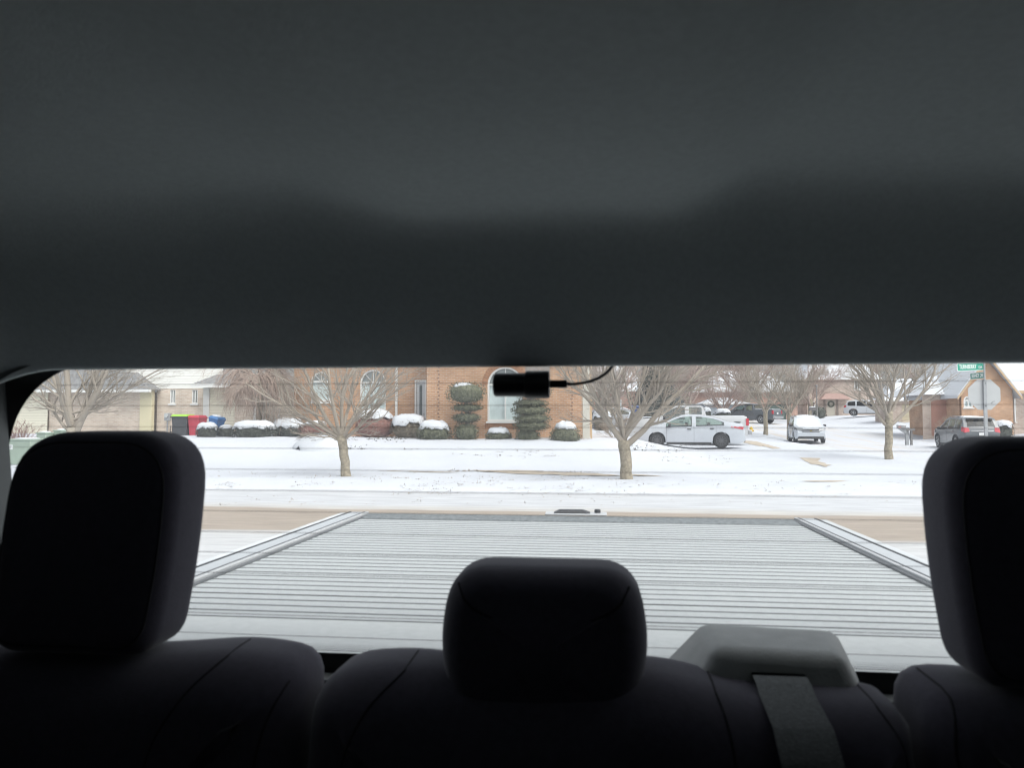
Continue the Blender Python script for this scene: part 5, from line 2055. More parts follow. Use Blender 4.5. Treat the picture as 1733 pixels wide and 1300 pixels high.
# wheelie bins by the beige house
def bin_(label, px0, px1, ytop, ybot, Y, mb_, ml, tilt=0.0, lid_snow=False):
    a, c_ = at(px0, ybot, Y), at(px1, ybot, Y)
    w_ = c_.x - a.x
    t = at(px0, ytop, Y).z
    base = min(gz(a.x, Y), t - 1.0) + .0
    h = t - base
    root = thing('wheelie_bin', label, 'bin', ((a.x + c_.x) / 2, Y, base), 0, 'wheelie bins by the beige house')
    b = MB()
    b.hull8([(-w_ * .40, -.28, .05), (w_ * .40, -.28, .05), (w_ * .38, .28, .05), (-w_ * .38, .28, .05),
             (-w_ * .47, -.36, h - .1), (w_ * .47, -.36, h - .1), (w_ * .47, .36, h - .1), (-w_ * .47, .36, h - .1)])
    b.build('bin_body', mb_, root, bevel=.025)
    MB().box((0, -.01, h - .12), (w_, .78, .06)).build('rim', mb_, root, bevel=.015)
    b = MB()
    b.hull8([(-w_ * .5, -.42, h - .09), (w_ * .5, -.42, h - .09), (w_ * .5, .36, h - .09), (-w_ * .5, .36, h - .09),
             (-w_ * .42, -.32, h - .0), (w_ * .42, -.32, h - .0), (w_ * .42, .3, h), (-w_ * .42, .3, h)])
    o = b.build('lid', ml, root, bevel=.02)
    if tilt:
        root.rotation_euler = (0, tilt, 0)
    for s in (-1, 1):
        MB().lathe([(.12, -.03), (.12, .03)], 14, 'x', (s * w_ * .44, .3, .12)).build('wheel', M_TYRE, root, smooth=True)
    MB().tube([(-w_ * .4, .4, h - .1), (w_ * .4, .4, h - .1)], .018, 8).build('handle', mb_, root)
    if lid_snow:
        MB().ell((-.05, 0, h + .01), (w_ * .42, .3, .05)).build('snow_cap', snowcap, root, smooth=True)
    return root


M_BINK = mat('black_bin', (.045, .047, .05), .5)
bin_('black wheelie bin with a lime green lid by the beige brick wall', 296, 324, 701.5, 733, 31.4, M_BINK, mat('lime_lid', (.30, .56, .05), .45))
bin_('red wheelie bin beside the black bin with the lime lid', 324, 344, 703, 734, 31.5, mat('red_bin', (.48, .035, .06), .5), mat('red_lid', (.52, .04, .07), .45))
bin_('blue wheelie bin tipped over behind the dark shrub', 352, 368, 704, 728, 31.3, mat('blue_bin', (.04, .16, .40), .5), mat('grey_blue_lid', (.05, .18, .42), .45), tilt=R(14), lid_snow=True)
bin_('blue bin beyond the hedge, left of the dark evergreen', 1067, 1084, 686, 706, 47, mat('navy_bin', (.035, .07, .20), .5), mat('navy_lid', (.10, .13, .22), .45))
# wire stand beside the black bin
q0 = at(291.5, 734, 31.3)
zz = gz(q0.x, 31.3)
root = thing('wire_stand', 'small dark wire stand beside the black bin', 'stand', (q0.x, 31.3, zz))
b = MB()
for x in (-.1, 0, .1):
    b.tube([(x, 0, -.1), (x, 0, .42)], .015, 5)
for z in (.15, .4):
    b.tube([(-.12, 0, z), (.12, 0, z)], .015, 5)
b.build('frame', M_DKPL, root)

# green utility cabinets at the left
M_UTIL = mat('utility_green', (.30, .37, .30), .6, var=.06, vscale=2)


def cabinet(label, px0, px1, ytop, Y, dep, sticker=False):
    a, c_ = at(px0, 760, Y), at(px1, 760, Y)
    t = at(px0, ytop, Y).z
    cx_ = (a.x + c_.x) / 2
    zb_ = gz(cx_, Y) - .05
    w_ = c_.x - a.x
    root = thing('utility_box', label, 'utility box', (cx_, Y, zb_), R(-6), 'green utility boxes')
    MB().box((0, 0, (t - zb_) / 2), (w_, dep, t - zb_ - .06)).build('cabinet', M_UTIL, root, bevel=.02)
    MB().box((0, 0, t - zb_ - .02), (w_ + .05, dep + .05, .05)).build('lid', M_UTIL, root, bevel=.015)
    if sticker:
        MB().box((-w_ * .33, -dep / 2 - .004, (t - zb_) * .7), (.2, .004, .15)).build('sticker', M_PLATE, root)
        b = MB()
        for k in range(3):
            b.box((-w_ * .33, -dep / 2 - .008, (t - zb_) * .7 + .035 - k * .03), (.13 - .02 * k, .003, .008))
        b.build('sticker_print', M_DKPL, root)
    MB().ell((0, 0, t - zb_ + .01), (w_ * .45, dep * .42, .04)).build('snow_cap', snowcap, root, smooth=True)
    return root


cabinet('low wide green utility box with a white sticker, at the left edge', 24, 68, 743, 22.5, .7, True)
cabinet('narrow green utility box behind the wide one, left of the thick tree', 68, 85, 732, 24.5, .4)
cabinet('narrow green utility box right against the thick tree trunk', 97, 111, 728, 24.8, .4)


# ================================================================== OUR PICKUP TRUCK (seen from its front seats, looking back)
TC = -.05                                       # centre line of the truck
truck = thing('pickup_truck', 'cabin of the pickup truck we sit in, with rear seats, headliner and tonneau cover', 'pickup truck', (TC, 0, 0))
M_SEAT = mat('seat_fabric', (.060, .055, .075), .95, var=.10, vscale=120, bump=.08, bscale=420, sheen=.25, spec=.2)
M_SEATB = mat('seat_piping', (.014, .013, .016), .9)
M_HEAD = mat('headliner_felt', (.72, .785, .785), .95, var=.05, vscale=150, bump=.15, bscale=500, spec=.1)
M_TRIMG = mat('grey_cabin_plastic', (.40, .41, .40), .55, var=.08, vscale=40, bump=.12, bscale=350)
M_TRIMD = mat('dark_cabin_plastic', (.035, .036, .038), .6)
M_FRIT = mat('black_frit', (.006, .006, .007), .4)
M_BODY = paint('truck_paint', (.60, .62, .64))
M_TON = mat('frosted_aluminium', (.39, .412, .418), .55, var=.07, vscale=90, bump=.2, bscale=300)
M_TONL = mat('frosted_lid', (.47, .49, .49), .6, var=.05, vscale=60, bump=.15, bscale=300)
M_RAILD = mat('dark_rail', (.10, .105, .11), .5)
M_RAILL = mat('pale_rail', (.40, .42, .44), .5, var=.05, vscale=30)


def rounded(pts, rads, n=6):
    """polygon with rounded corners, (x,z)"""
    out = []
    m = len(pts)
    for i in range(m):
        p, a, c_ = V((*pts[i], 0)), V((*pts[i - 1], 0)), V((*pts[(i + 1) % m], 0))
        r = rads[i] if isinstance(rads, (list, tuple)) else rads
        u, w_ = (a - p), (c_ - p)
        r = min(r, u.length * .49, w_.length * .49)
        s, e = p + u.normalized() * r, p + w_.normalized() * r
        for k in range(n + 1):
            t = k / n
            q = s * (1 - t) ** 2 + p * 2 * t * (1 - t) + e * t * t
            out.append((q.x, q.y))
    return out


def resample(poly, n):
    L = [0]
    m = len(poly)
    for i in range(m):
        a, b = poly[i], poly[(i + 1) % m]
        L.append(L[-1] + math.hypot(b[0] - a[0], b[1] - a[1]))
    out = []
    for k in range(n):
        t = L[-1] * k / n
        i = 0
        while L[i + 1] < t:
            i += 1
        a, b = poly[i], poly[(i + 1) % m]
        f = (t - L[i]) / max(1e-9, L[i + 1] - L[i])
        out.append((a[0] + (b[0] - a[0]) * f, a[1] + (b[1] - a[1]) * f))
    return out


def pillow_mesh(poly, yf, yb, rf, rb, lean=0.0, zref=0.0, dome=.012, n=120):
    """padded slab: outline in (x,z), front at yf (towards the front seats), back at yb; lean tips the top backwards"""
    P = resample(poly, n)
    area = sum(P[i][0] * P[(i + 1) % n][1] - P[(i + 1) % n][0] * P[i][1] for i in range(n))
    sg = 1 if area > 0 else -1
    cx_ = sum(p_[0] for p_ in P) / n
    cz_ = sum(p_[1] for p_ in P) / n
    nrm = []
    for i in range(n):
        a, b = P[i - 2], P[(i + 2) % n]
        tx, tz = b[0] - a[0], b[1] - a[1]
        l = math.hypot(tx, tz) or 1
        nrm.append((-tz / l * sg, tx / l * sg))          # inward
    rings = []
    K = 7
    for k in range(K + 1):
        a = math.pi / 2 * (1 - k / K)
        rings.append((rb * (1 - math.cos(a)), yb - rb * (1 - math.sin(a))))
    for k in range(K + 1):
        a = math.pi / 2 * k / K
        rings.append((rf * (1 - math.cos(a)), yf + rf * (1 - math.sin(a))))
    mb = MB()
    for ins, y in rings:
        for i in range(n):
            x, z = P[i][0] + nrm[i][0] * ins, P[i][1] + nrm[i][1] * ins
            mb.v.append((x, y + lean * (z - zref), z))
    # domed front: shrink towards the centre
    for k in (.75, .5, .25):
        for i in range(n):
            x0_, z0_ = P[i][0] + nrm[i][0] * rf, P[i][1] + nrm[i][1] * rf
            x, z = cx_ + (x0_ - cx_) * k, cz_ + (z0_ - cz_) * k
            mb.v.append((x, yf - dome * (1 - k * k) + lean * (z - zref), z))
    R_ = len(rings) + 3
    for r in range(R_ - 1):
        for i in range(n):
            j = (i + 1) % n
            mb.f.append((r * n + i, r * n + j, (r + 1) * n + j, (r + 1) * n + i))
    mb.f.append(tuple(range(n)))
    mb.f.append(tuple((R_ - 1) * n + i for i in range(n)))
    return mb, P


def front_y(poly, x, z, yf, rf, lean, zref, dome=0):
    d = 1e9
    m = len(poly)
    for i in range(m):
        a, b = V(poly[i]), V(poly[(i + 1) % m])
        ab = b - a
        t = max(0, min(1, (V((x, z)) - a).dot(ab) / max(1e-12, ab.length_squared)))
        d = min(d, (V((x, z)) - a - ab * t).length)
    y = yf
    if d < rf:
        y = yf + rf * (1 - math.sqrt(max(0, 1 - ((rf - d) / rf) ** 2)))
    return y + lean * (z - zref)


def tb(mb, name, m, parent, **k):
    o = mb.build(name, m, parent, world=True, **k)
    fix_normals(o)
    return o


# ---- rear bench -------------------------------------------------------------------
bench = bpy.data.objects.new('rear_seat', None)
C.objects.link(bench)
bench.parent = truck
LEAN = .22
ZS = 1.42                                         # height the lean is measured from


def seat_block(pts, rads, yf, yb, rf, rb, name, seams=()):
    poly = rounded(pts, rads, 8)
    mb, P = pillow_mesh(poly, yf, yb, rf, rb, LEAN, ZS, dome=0)
    o = tb(mb, name, M_SEAT, bench, smooth=True, angle=180)
    for sm in seams:
        x_ = sm[0][0]
        z_ = min((abs(px_ - x_), pz) for px_, pz in P if pz > 1.2)[1]
        sm = [(x_, z_ - .002)] + list(sm[1:])
        path = [(x_, yb - rb * 1.0 + LEAN * (z_ - ZS), z_ - .0004), (x_, yf + rf + LEAN * (z_ - ZS), z_ - .0004)]
        m_ = len(sm)
        for k in range(1, 40):
            t = k / 39 * (m_ - 1)
            i = min(m_ - 2, int(t))
            f = t - i
            p0, p1, p2, p3 = V(sm[max(0, i - 1)]), V(sm[i]), V(sm[i + 1]), V(sm[min(m_ - 1, i + 2)])
            q = .5 * ((2 * p1) + (p2 - p0) * f + (2 * p0 - 5 * p1 + 4 * p2 - p3) * f * f + (3 * p1 - p0 - 3 * p2 + p3) * f ** 3)
            path.append((q.x, front_y(P, q.x, q.y, yf, rf, LEAN, ZS) - .0002, q.y))
        tb(MB().tube(path, .0013, 6), 'seam', M_SEATB, bench, smooth=True)
    return o, P


# left seat back
seat_block([(-.86, .85), (-.335, .85), (-.335, 1.408), (-.42, 1.420), (-.60, 1.404), (-.86, 1.412)], [.05, .05, .085, .05, .1, .05], .805, .985, .075, .07, 'seat_back',
           [[(-.432, 1.4175), (-.466, 1.375), (-.492, 1.30), (-.505, 1.1)], [(-.350, 1.395), (-.366, 1.345), (-.372, 1.27), (-.373, 1.1)]])
# middle seat back
_, MIDP = seat_block([(-.325, .85), (.335, .85), (.335, 1.391), (.16, 1.393), (.075, 1.414), (-.1, 1.40), (-.22, 1.414), (-.325, 1.402)], [.05, .05, .03, .06, .05, .1, .05, .10], .80, .985, .075, .07, 'seat_back',
           [[(-.215, 1.4115), (-.252, 1.37), (-.272, 1.29), (-.276, 1.1)], [(.132, 1.398), (.142, 1.34), (.145, 1.1)], [(.300, 1.390), (.316, 1.33), (.325, 1.1)]])
# right seat back
seat_block([(.345, .85), (.86, .85), (.86, 1.415), (.6, 1.405), (.345, 1.412)], [.05, .05, .05, .1, .05], .805, .985, .06, .06, 'seat_back',
           [[(.372, 1.405), (.362, 1.36), (.372, 1.28), (.38, 1.1)]])


def headrest(cx, w_, z0_, z1_, yf, yb, kind):
    h = w_ / 2
    if kind == 'side':
        pts = [(cx - h * .90, z0_), (cx + h * .90, z0_), (cx + h, z0_ + .12), (cx + h * .97, z1_), (cx - h * .97, z1_), (cx - h, z0_ + .12)]
        rads = [.035, .035, .08, .118, .118, .08]
        rf, rb = .030, .030
    else:
        pts = [(cx - h * .80, z0_), (cx + h * .80, z0_), (cx + h, z0_ + .075), (cx + h * .90, z1_), (cx - h * .90, z1_), (cx - h, z0_ + .075)]
        rads = [.05, .05, .07, .065, .065, .07]
        rf, rb = .045, .045
    poly = rounded(pts, rads, 8)
    mb, P = pillow_mesh(poly, yf, yb, rf, rb, .16, z0_, dome=.010)
    o = tb(mb, 'headrest', M_SEAT, bench, smooth=True, angle=180)
    n = len(P)
    cz_ = (z0_ + z1_) / 2
    if kind == 'side':
        # seam a little inside the rim of the front panel
        ring = []
        k = .90
        for x, z in P:
            X, Z = cx + (x - cx) * k, cz_ + (z - cz_) * k
            ring.append((X, front_y(P, X, Z, yf, rf, .16, z0_) + .0004, Z))
        ring.append(ring[0])
        tb(MB().tube(ring, .0015, 5), 'seam', M_SEATB, bench, smooth=True)
    else:
        # curved seam across the top panel
        path = []
        for k in range(21):
            t = -1 + 2 * k / 20
            X = cx + t * h * .80
            Z = z1_ - .018 - .040 * (1 - t * t) ** .6
            path.append((X, front_y(P, X, Z, yf, rf, .16, z0_) - .0005, Z))
        tb(MB().tube(path, .0018, 5), 'seam', M_SEATB, bench, smooth=True)
    for s in (-1, 1):
        tb(MB().tube([(cx + s * .06, (yf + yb) / 2 + .01, z0_ + .03), (cx + s * .06, (yf + yb) / 2 + .0, z0_ - .16)], .006, 8), 'headrest_post', M_GREY, bench, smooth=True)
    return o


headrest(-.625, .230, 1.412, 1.680, .828, .935, 'side')
headrest(.503, .230, 1.412, 1.676, .828, .935, 'side')
headrest(-.058, .244, 1.355, 1.524, .815, .945, 'mid')

# seat belt guide box and webbing between the middle and right seats
g_ = MB()
g_.hull8([(.105, .882, 1.355), (.312, .882, 1.355), (.345, 1.035, 1.355), (.075, 1.035, 1.355),
          (.140, .910, 1.426), (.288, .910, 1.422), (.304, 1.00, 1.430), (.138, 1.00, 1.434)])
o = tb(g_, 'belt_guide', M_TRIMG, bench, bevel=.014, seg=5)
bw_ = .060
path = [(.210, .915, 1.403), (.210, .900, 1.403), (.210, .884, 1.401), (.210, .868, 1.394)]
for k in range(14):
    z = 1.382 - .024 * k
    path.append((.211 + .0012 * k, front_y(MIDP, .215, z, .80, .075, LEAN, ZS) - .018 * (1 - k / 13), z))
mb = MB()
for i, (x, y, z) in enumerate(path):
    for dx, dy in ((-bw_ / 2, 0), (bw_ / 2, 0), (bw_ / 2, .004), (-bw_ / 2, .004)):
        mb.v.append((x + dx, y + dy - .012, z))
for i in range(len(path) - 1):
    for k in range(4):
        a = i * 4
        mb.f.append((a + k, a + (k + 1) % 4, a + 4 + (k + 1) % 4, a + 4 + k))
tb(mb, 'seat_belt', mat('belt_webbing', (.17, .18, .18), .8, var=.2, vscale=220, bump=.4, bscale=500), bench, smooth=True, angle=40)

# ---- headliner --------------------------------------------------------------------------
ZR = 1.70 + .256
hx0, hx1 = -1.0, .90


def hl(X, Y):
    u = X - TC
    k = ss(.84, .975, Y)
    panel = ss(-.30 - .1 * k, -.13 + .05 * k, u) * (1 - ss(.125 - .05 * k, .235 + .1 * k, u))
    y0 = .815 + .02 * panel
    soft = .055 - .025 * panel + .03 * ss(.25, .6, -u)
    roof = ZR - .03 * (u / .9) ** 2 - .032 * panel
    end = 1.7635
    if Y > .975:
        z = end + (Y - .975) * 1.3
    else:
        # soft bend, then a straight fall to the edge over the glass
        sp = lambda y: soft * math.log(1 + math.exp(min(40, (y - y0) / soft * 2.4))) / 2.4
        z = roof - (roof - end) * sp(Y) / sp(.975)
    z -= .16 * ss(.70, .95, abs(u)) * (1 - .6 * ss(.8, .97, Y))
    return z


ys_ = lines((-1.25, .35, .05), (.35, .96, .0125), (.96, 1.0, .004))
xs_ = lines((hx0, hx1, .02))
b = MB()
b.grid(len(xs_), len(ys_), lambda i, j: (xs_[i], ys_[j], hl(xs_[i], ys_[j])))
hlo = b.build('headliner', M_HEAD, truck, smooth=True, angle=180, world=True)

# ---- rear glass -------------------------------------------------------------------------
def gp(X, t, off=0.0):
    """point on the leaning rear glass; t = 0 bottom, 1 top"""
    return (X, 1.058 - .06 * t + off, 1.338 + .475 * t)


GL, GR = -.865, .765
GH = .475


def glass_poly(l, r, t0, t1, rad, n=10):
    pts = rounded([(l, t0 * GH), (r, t0 * GH), (r, t1 * GH), (l, t1 * GH)], rad, n)
    return [(x, z / GH) for x, z in pts]


b = MB()
pl = glass_poly(GL - .03, GR + .03, -.04, 1.0, .08)
b.v = [gp(x, t) for x, t in pl]
b.f = [tuple(range(len(pl)))]
rearg = b.build('rear_window', glassmat('rear_glass', (.93, .96, .95), .035, veil=.085), truck, world=True)  # dusty film, its veil thickened to stand in for outdoor haze too
# black printed border
inner = resample(glass_poly(GL, GR, .045, .935, [.10, .10, .20, .20], 14), 160)
outer = resample(glass_poly(GL - .04, GR + .04, -.045, 1.01, [.08] * 4, 14), 160)
b = MB()
b.v = [gp(x, t, -.003) for x, t in inner] + [gp(x, t, -.003) for x, t in outer]
b.f = [(i, (i + 1) % 160, 160 + (i + 1) % 160, 160 + i) for i in range(160)]
fb = b.build('frit_band', M_FRIT, rearg, world=True)
# dotted fade above the lower border
b = MB()
for rw, (tt, rr) in enumerate(((.052, .0011), (.058, .0009), (.064, .0007), (.070, .0005))):
    k = 0
    x = GL + .06 + (.0017 if rw % 2 else 0)
    while x < GR - .06:
        c_ = V(gp(x, tt, -.003))
        o_ = len(b.v)
        b.v += [tuple(c_ + V((rr * math.cos(a * math.pi / 3), 0, rr * math.sin(a * math.pi / 3)))) for a in range(6)]
        b.f.append(tuple(range(o_, o_ + 6)))
        x += .0034
dm = b.build('frit_dots', M_FRIT, rearg, world=True)
dm['kind'] = 'stuff'
# heating lines
k = 0
zl = 1.352
for i in range(14):
    t = (zl + .0302 * i - 1.338) / GH
    if t > .9:
        break
    l_, r_e = GL + .012, GR - .012
    if t > .6:
        l_ += .19 * ((t - .6) / .4) ** 2
        r_e -= .19 * ((t - .6) / .4) ** 2
    tb(MB().tube([gp(l_, t, -.002), gp((l_ + r_e) / 2, t, -.002), gp(r_e, t, -.002)], .00042, 4), 'heating_line', mat('heater_ink', (.10, .085, .08), .7), rearg)

# ---- cab shell ---------------------------------------------------------------------------
# back wall with its window opening, seen as the trim round the glass
rim_i = resample(glass_poly(GL + .012, GR - .012, -.015, .975, [.06, .06, .06, .06], 14), 160)
rim_o = resample([(-1.02, -2.0), (.92, -2.0), (.92, 1.13), (-1.02, 1.13)], 160)


def align(a, b):
    best, bi = 1e9, 0
    for s in range(0, 160, 2):
        d = sum((a[i][0] - b[(i + s) % 160][0]) ** 2 + (a[i][1] - b[(i + s) % 160][1]) ** 2 for i in range(0, 160, 8))
        if d < best:
            best, bi = d, s
    return [b[(i + bi) % 160] for i in range(160)]


rim_o = align(rim_i, rim_o)
b = MB()
b.v = [gp(x, t, -.006) for x, t in rim_i] + [gp(x, t, -.035) for x, t in rim_i] + [gp(x, t, -.05) for x, t in rim_o]
for i in range(160):
    j = (i + 1) % 160
    b.f.append((i, j, 160 + j, 160 + i))
    b.f.append((160 + i, 160 + j, 320 + j, 320 + i))
tb(b, 'back_panel', mat('rear_trim_plastic', (.16, .17, .17), .7), truck, smooth=True, angle=30)


# doors with window openings
def side_panel(X, name):
    s = -1 if X < TC else 1
    ops = [(-.95, .0, 1.30, 1.66), (.10, .62, 1.32, 1.66)]
    d = MB()
    ycuts = [-1.3, -.95, 0, .10, .62, 1.08]
    for a, c_ in zip(ycuts[:-1], ycuts[1:]):
        op = [o_ for o_ in ops if abs(o_[0] - a) < 1e-6]
        if op:
            d.span((X, a, .45), (X + s * .08, c_, op[0][2]))
            d.span((X, a, op[0][3]), (X + s * .08, c_, 1.96))
        else:
            d.span((X, a, .45), (X + s * .08, c_, 1.96))
    o = d.build(name, M_TRIMD, truck, world=True)
    for a, c_, z0_, z1_ in ops:
        w = MB()
        w.v = [(X + s * .04, a - .02, z0_ - .02), (X + s * .04, c_ + .02, z0_ - .02), (X + s * .04, c_ + .02, z1_ + .02), (X + s * .04, a - .02, z1_ + .02)]
        w.f = [(0, 1, 2, 3)]
        w.build('door_window', MATS.get('door_glass') or glassmat('door_glass', (.05, .055, .055), .05), o, world=True)


side_panel(-1.0, 'door_panel')
side_panel(.90, 'door_panel')
MB().span((-1.05, -1.3, .40), (.95, 1.0, .45)).build('cab_floor', M_TRIMD, truck, world=True)
b = MB()
b.span((-1.05, -1.38, .40), (.95, -1.3, 1.25))
b.span((-1.05, -1.3, .45), (.95, -.85, 1.18))
b.build('dashboard', M_TRIMD, truck, world=True)
b = MB()
b.v = [(-1.05, -1.34, 1.25), (.95, -1.34, 1.25), (.95, -1.25, 1.95), (-1.05, -1.25, 1.95)]
b.f = [(0, 1, 2, 3)]
b.build('front_light_blocker', mat('light_blocker_dark', (.10, .10, .11), .7), truck, world=True)  # unseen dark sheet added to keep light from entering at the front
MB().span((-1.08, -1.32, 1.965), (.98, 1.03, 2.0)).build('roof', M_BODY, truck, world=True)

# ---- tonneau cover and bed -------------------------------------------------------------------
def tz(Y):
    return 1.349 - .0119 * Y


def tpt(px, py):
    d = ray(px, py)
    t = 2.0
    for i in range(30):
        q = CAM + d * t
        t += (q.z - tz(q.y)) / -d.z * .9
    return CAM + d * t


FA, FB = tpt(622, 874), tpt(1352, 888)
TX0, TX1 = FA.x, FB.x
TY = (FA.y + FB.y) / 2
ton = bpy.data.objects.new('tonneau_cover', None)
C.objects.link(ton)
ton.parent = truck
print('TONNEAU', TX0, TX1, FA.y, FB.y)
# housing lid by the cab
b = MB()
Y0, Y1 = 1.10, 1.315
b.hull8([(TX0, Y0, tz(Y0) - .05), (TX1, Y0, tz(Y0) - .05), (TX1, Y1, tz(Y1) - .05), (TX0, Y1, tz(Y1) - .05), (TX0, Y0, tz(Y0)), (TX1, Y0, tz(Y0)), (TX1, Y1, tz(Y1)), (TX0, Y1, tz(Y1))])
tb(b, 'housing_lid', M_TONL, ton, bevel=.004)
NS = 31
YE = TY - .06
pitch = (YE - Y1 - .006) / NS
me = None
for k in range(NS):
    ya = Y1 + .006 + k * pitch
    b = MB()
    w2 = (TX1 - TX0) / 2
    d2 = pitch - .006
    # gently crowned slat with a rounded nose on either side
    prof = [(0, -.012), (0, -.003), (.003, -.0006), (d2 * .5, .0006), (d2 - .003, -.0006), (d2, -.003), (d2, -.012)]
    if me is None:
        for X in (-w2, w2):
            for y, z in prof:
                b.v.append((X, y, z))
        n = len(prof)
        for i in range(n - 1):
            b.f.append((i, i + 1, n + i + 1, n + i))
        b.f.append(tuple(range(n)))
        b.f.append(tuple(range(2 * n - 1, n - 1, -1)))
        o = b.build('slat', M_TON, ton)
        fix_normals(o)
        me = o.data
    else:
        o = bpy.data.objects.new('slat', me)
        C.objects.link(o)
        o.parent = ton
    o.location = ((TX0 + TX1) / 2 - TC, ya, tz(ya))
    o.rotation_euler = (-math.atan(.0119), 0, 0)
hm = None
for k in range(NS + 1):
    ya = Y1 + .006 + k * pitch - .0056
    if hm is None:
        b = MB().box((0, .0025, -.004), (TX1 - TX0, .0042, .0094))
        o = b.build('hinge_strip', mat('hinge_rubber', (.30, .31, .315), .8), ton)
        hm = o.data
    else:
        o = bpy.data.objects.new('hinge_strip', hm)
        C.objects.link(o)
        o.parent = ton
    o.location = ((TX0 + TX1) / 2 - TC, ya, tz(ya))
b = MB()
b.hull8([(TX0, Y1, tz(Y1) - .04), (TX1, Y1, tz(Y1) - .04), (TX1, TY, tz(TY) - .04), (TX0, TY, tz(TY) - .04), (TX0, Y1, tz(Y1) - .0105), (TX1, Y1, tz(Y1) - .0105), (TX1, TY, tz(TY) - .0105), (TX0, TY, tz(TY) - .0105)])
tb(b, 'slat_backing', M_RAILD, ton)
# end bar and latch
b = MB()
b.hull8([(TX0, YE + .004, tz(YE) - .03), (TX1, YE + .004, tz(YE) - .03), (TX1, TY + .06, tz(TY) - .03), (TX0, TY + .06, tz(TY) - .03),
         (TX0, YE + .004, tz(YE) + .004), (TX1, YE + .004, tz(YE) + .004), (TX1, TY + .06, tz(TY) + .008), (TX0, TY + .06, tz(TY) + .008)])
tb(b, 'end_bar', mat('frosty_dark_seal', (.13, .145, .15), .7, var=.35, vscale=60), ton, bevel=.004)
hxa = tpt(936, 876).x
hxb = tpt(1000, 877).x
Yh_ = TY + .09
b = MB()
b.span((hxa - .03, Yh_ - .03, tz(TY) + .0085), (hxb + .06, Yh_ + .05, tz(TY) + .014))
tb(b, 'latch_plate', mat('mill_aluminium', (.42, .43, .44), .5), ton, bevel=.002)
b = MB()
b.hull8([(hxa, Yh_ - .015, tz(TY) + .0145), (hxb, Yh_ - .015, tz(TY) + .0145), (hxb, Yh_ + .04, tz(TY) + .0145), (hxa, Yh_ + .04, tz(TY) + .0145),
         (hxa + .025, Yh_ - .005, tz(TY) + .0255), (hxb - .03, Yh_ - .005, tz(TY) + .0255), (hxb - .03, Yh_ + .03, tz(TY) + .0255), (hxa + .025, Yh_ + .03, tz(TY) + .0255)])
tb(b, 'latch_handle', M_BLACK, ton, bevel=.004)
tb(MB().lathe([(.012, 0), (.012, .010), (.008, .013)], 12, 'z', (hxb + .025, Yh_ + .02, tz(TY) + .0145)), 'lock', M_BLACK, ton, smooth=True)

# side rails: dark track, pale rail top, black gasket, painted bed cap
for s, XI in ((-1, TX0), (1, TX1)):
    def strip(name, a, c_, dz0, dz1, m, y0=1.09, y1=TY + .08, inset=0, par=ton):
        xa, xb = XI + s * a, XI + s * c_
        b = MB()
        b.hull8([(xa, y0, tz(y0) + dz0), (xb, y0, tz(y0) + dz0), (xb, y1, tz(y1) + dz0), (xa, y1, tz(y1) + dz0),
                 (xa, y0, tz(y0) + dz1), (xb, y0, tz(y0) + dz1), (xb, y1, tz(y1) + dz1), (xa, y1, tz(y1) + dz1)])
        return tb(b, name, m, par, bevel=.0025)
    strip('guide_track', .001, .010, -.04, .006, M_RAILD)
    strip('guide_lip', .0105, .022, -.04, .012, mat('mill_aluminium', (.42, .43, .44), .5))
    strip('guide_groove', .0225, .030, -.04, .0125, M_RAILD)
    strip('rail_top', .0305, .080, -.04, .010, M_RAILL)
    strip('gasket', .0805, .090, -.04, .0112, M_BLACK)
    strip('bed_cap', .0905, .125, -.10, .006, M_BODY, par=truck)
    xa, xb = XI + s * .06, XI + s * .15
    b = MB()
    b.span((min(xa, xb), 1.09, .55), (max(xa, xb), TY + .1, tz(2) - .13))
    tb(b, 'bed_side', M_BODY, truck, bevel=.03)
b = MB()
b.span((TX0 - .06, TY + .11, .62), (TX1 + .06, TY + .17, tz(TY) - .025))
tb(b, 'tailgate', M_BODY, truck, bevel=.015)
b = MB()
b.span((TX0, 1.09, .60), (TX1, TY + .1, .66))
tb(b, 'bed_floor', M_TRIMD, truck)
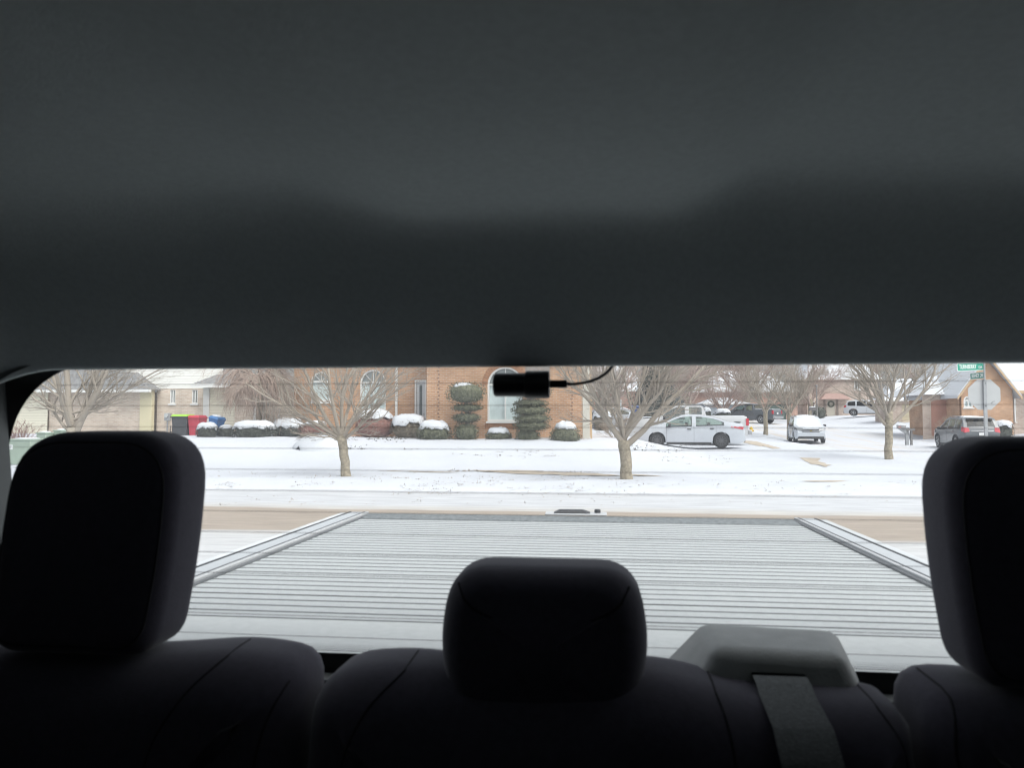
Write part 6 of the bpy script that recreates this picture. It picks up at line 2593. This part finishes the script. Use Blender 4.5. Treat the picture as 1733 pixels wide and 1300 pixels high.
for yy in (2.0, -1.7):
    for s in (1, -1):
        w_ = wheel(truck, 0, 0, .40, .26, M_RIM, 6, s)
        w_.rotation_euler = (0, 0, R(90))
        w_.location = (s * .82, yy, .40 + .0)

# ================================================================== DASH CAMERA stuck on the rear glass
DY = .983


def dpt(px, py, y=DY):
    return at(px, py, y)


c0, c1 = dpt(836, 651.5), dpt(890, 651.5)
k1, k2 = dpt(888.5, 651), dpt(930, 651)
dc = thing('dash_camera', 'small black cylinder dash camera hanging at the rear window top, cable on its right', 'camera', (k1.x, DY, c0.z))
rA = (dpt(860, 631.5).z - dpt(860, 671.5).z) / 2
rB = (dpt(905, 627.5).z - dpt(905, 674).z) / 2
zc = c0.z
tb(MB().lathe([(rA * .86, c0.x), (rA * .97, c0.x + .0015), (rA, c0.x + .004), (rA, k1.x)], 36, 'x', (0, DY, zc)), 'camera_body', M_BLACK, dc, smooth=True, angle=40)
tb(MB().lathe([(rB * .93, k1.x + .0002), (rB, k1.x + .002), (rB, k2.x - .002), (rB * .93, k2.x)], 36, 'x', (0, DY, zc)), 'camera_collar', M_BLACK, dc, smooth=True, angle=40)
b = MB()
b.span((k1.x, DY + .002, zc + rB * .9), (k2.x, DY + .012, zc + rB + .012))
tb(b, 'adhesive_mount', glassmat('clear_mount', (.85, .88, .88), .05, veil=.25), dc, bevel=.001)
pA, pB = dpt(930.5, 650), dpt(960, 650)
b = MB()
hh_ = (dpt(940, 643.5).z - dpt(940, 656.5).z) / 2
b.span((pA.x, DY - .004, pA.z - hh_), (pB.x, DY + .004, pA.z + hh_))
b.span((pB.x + .0001, DY - .003, pB.z - hh_ * .5), (pB.x + .004, DY + .003, pB.z + hh_ * .5))
tb(b, 'cable_plug', M_BLACK, dc, bevel=.0012)
pts = [dpt(962, 650), dpt(972, 650), dpt(985, 648.5), dpt(1000, 645), dpt(1013, 640), dpt(1024, 633), dpt(1032, 625.5), dpt(1037, 618), dpt(1041, 606)]
tb(MB().tube([tuple(q) for q in pts], .0021, 8), 'cable', M_BLACK, dc, smooth=True)
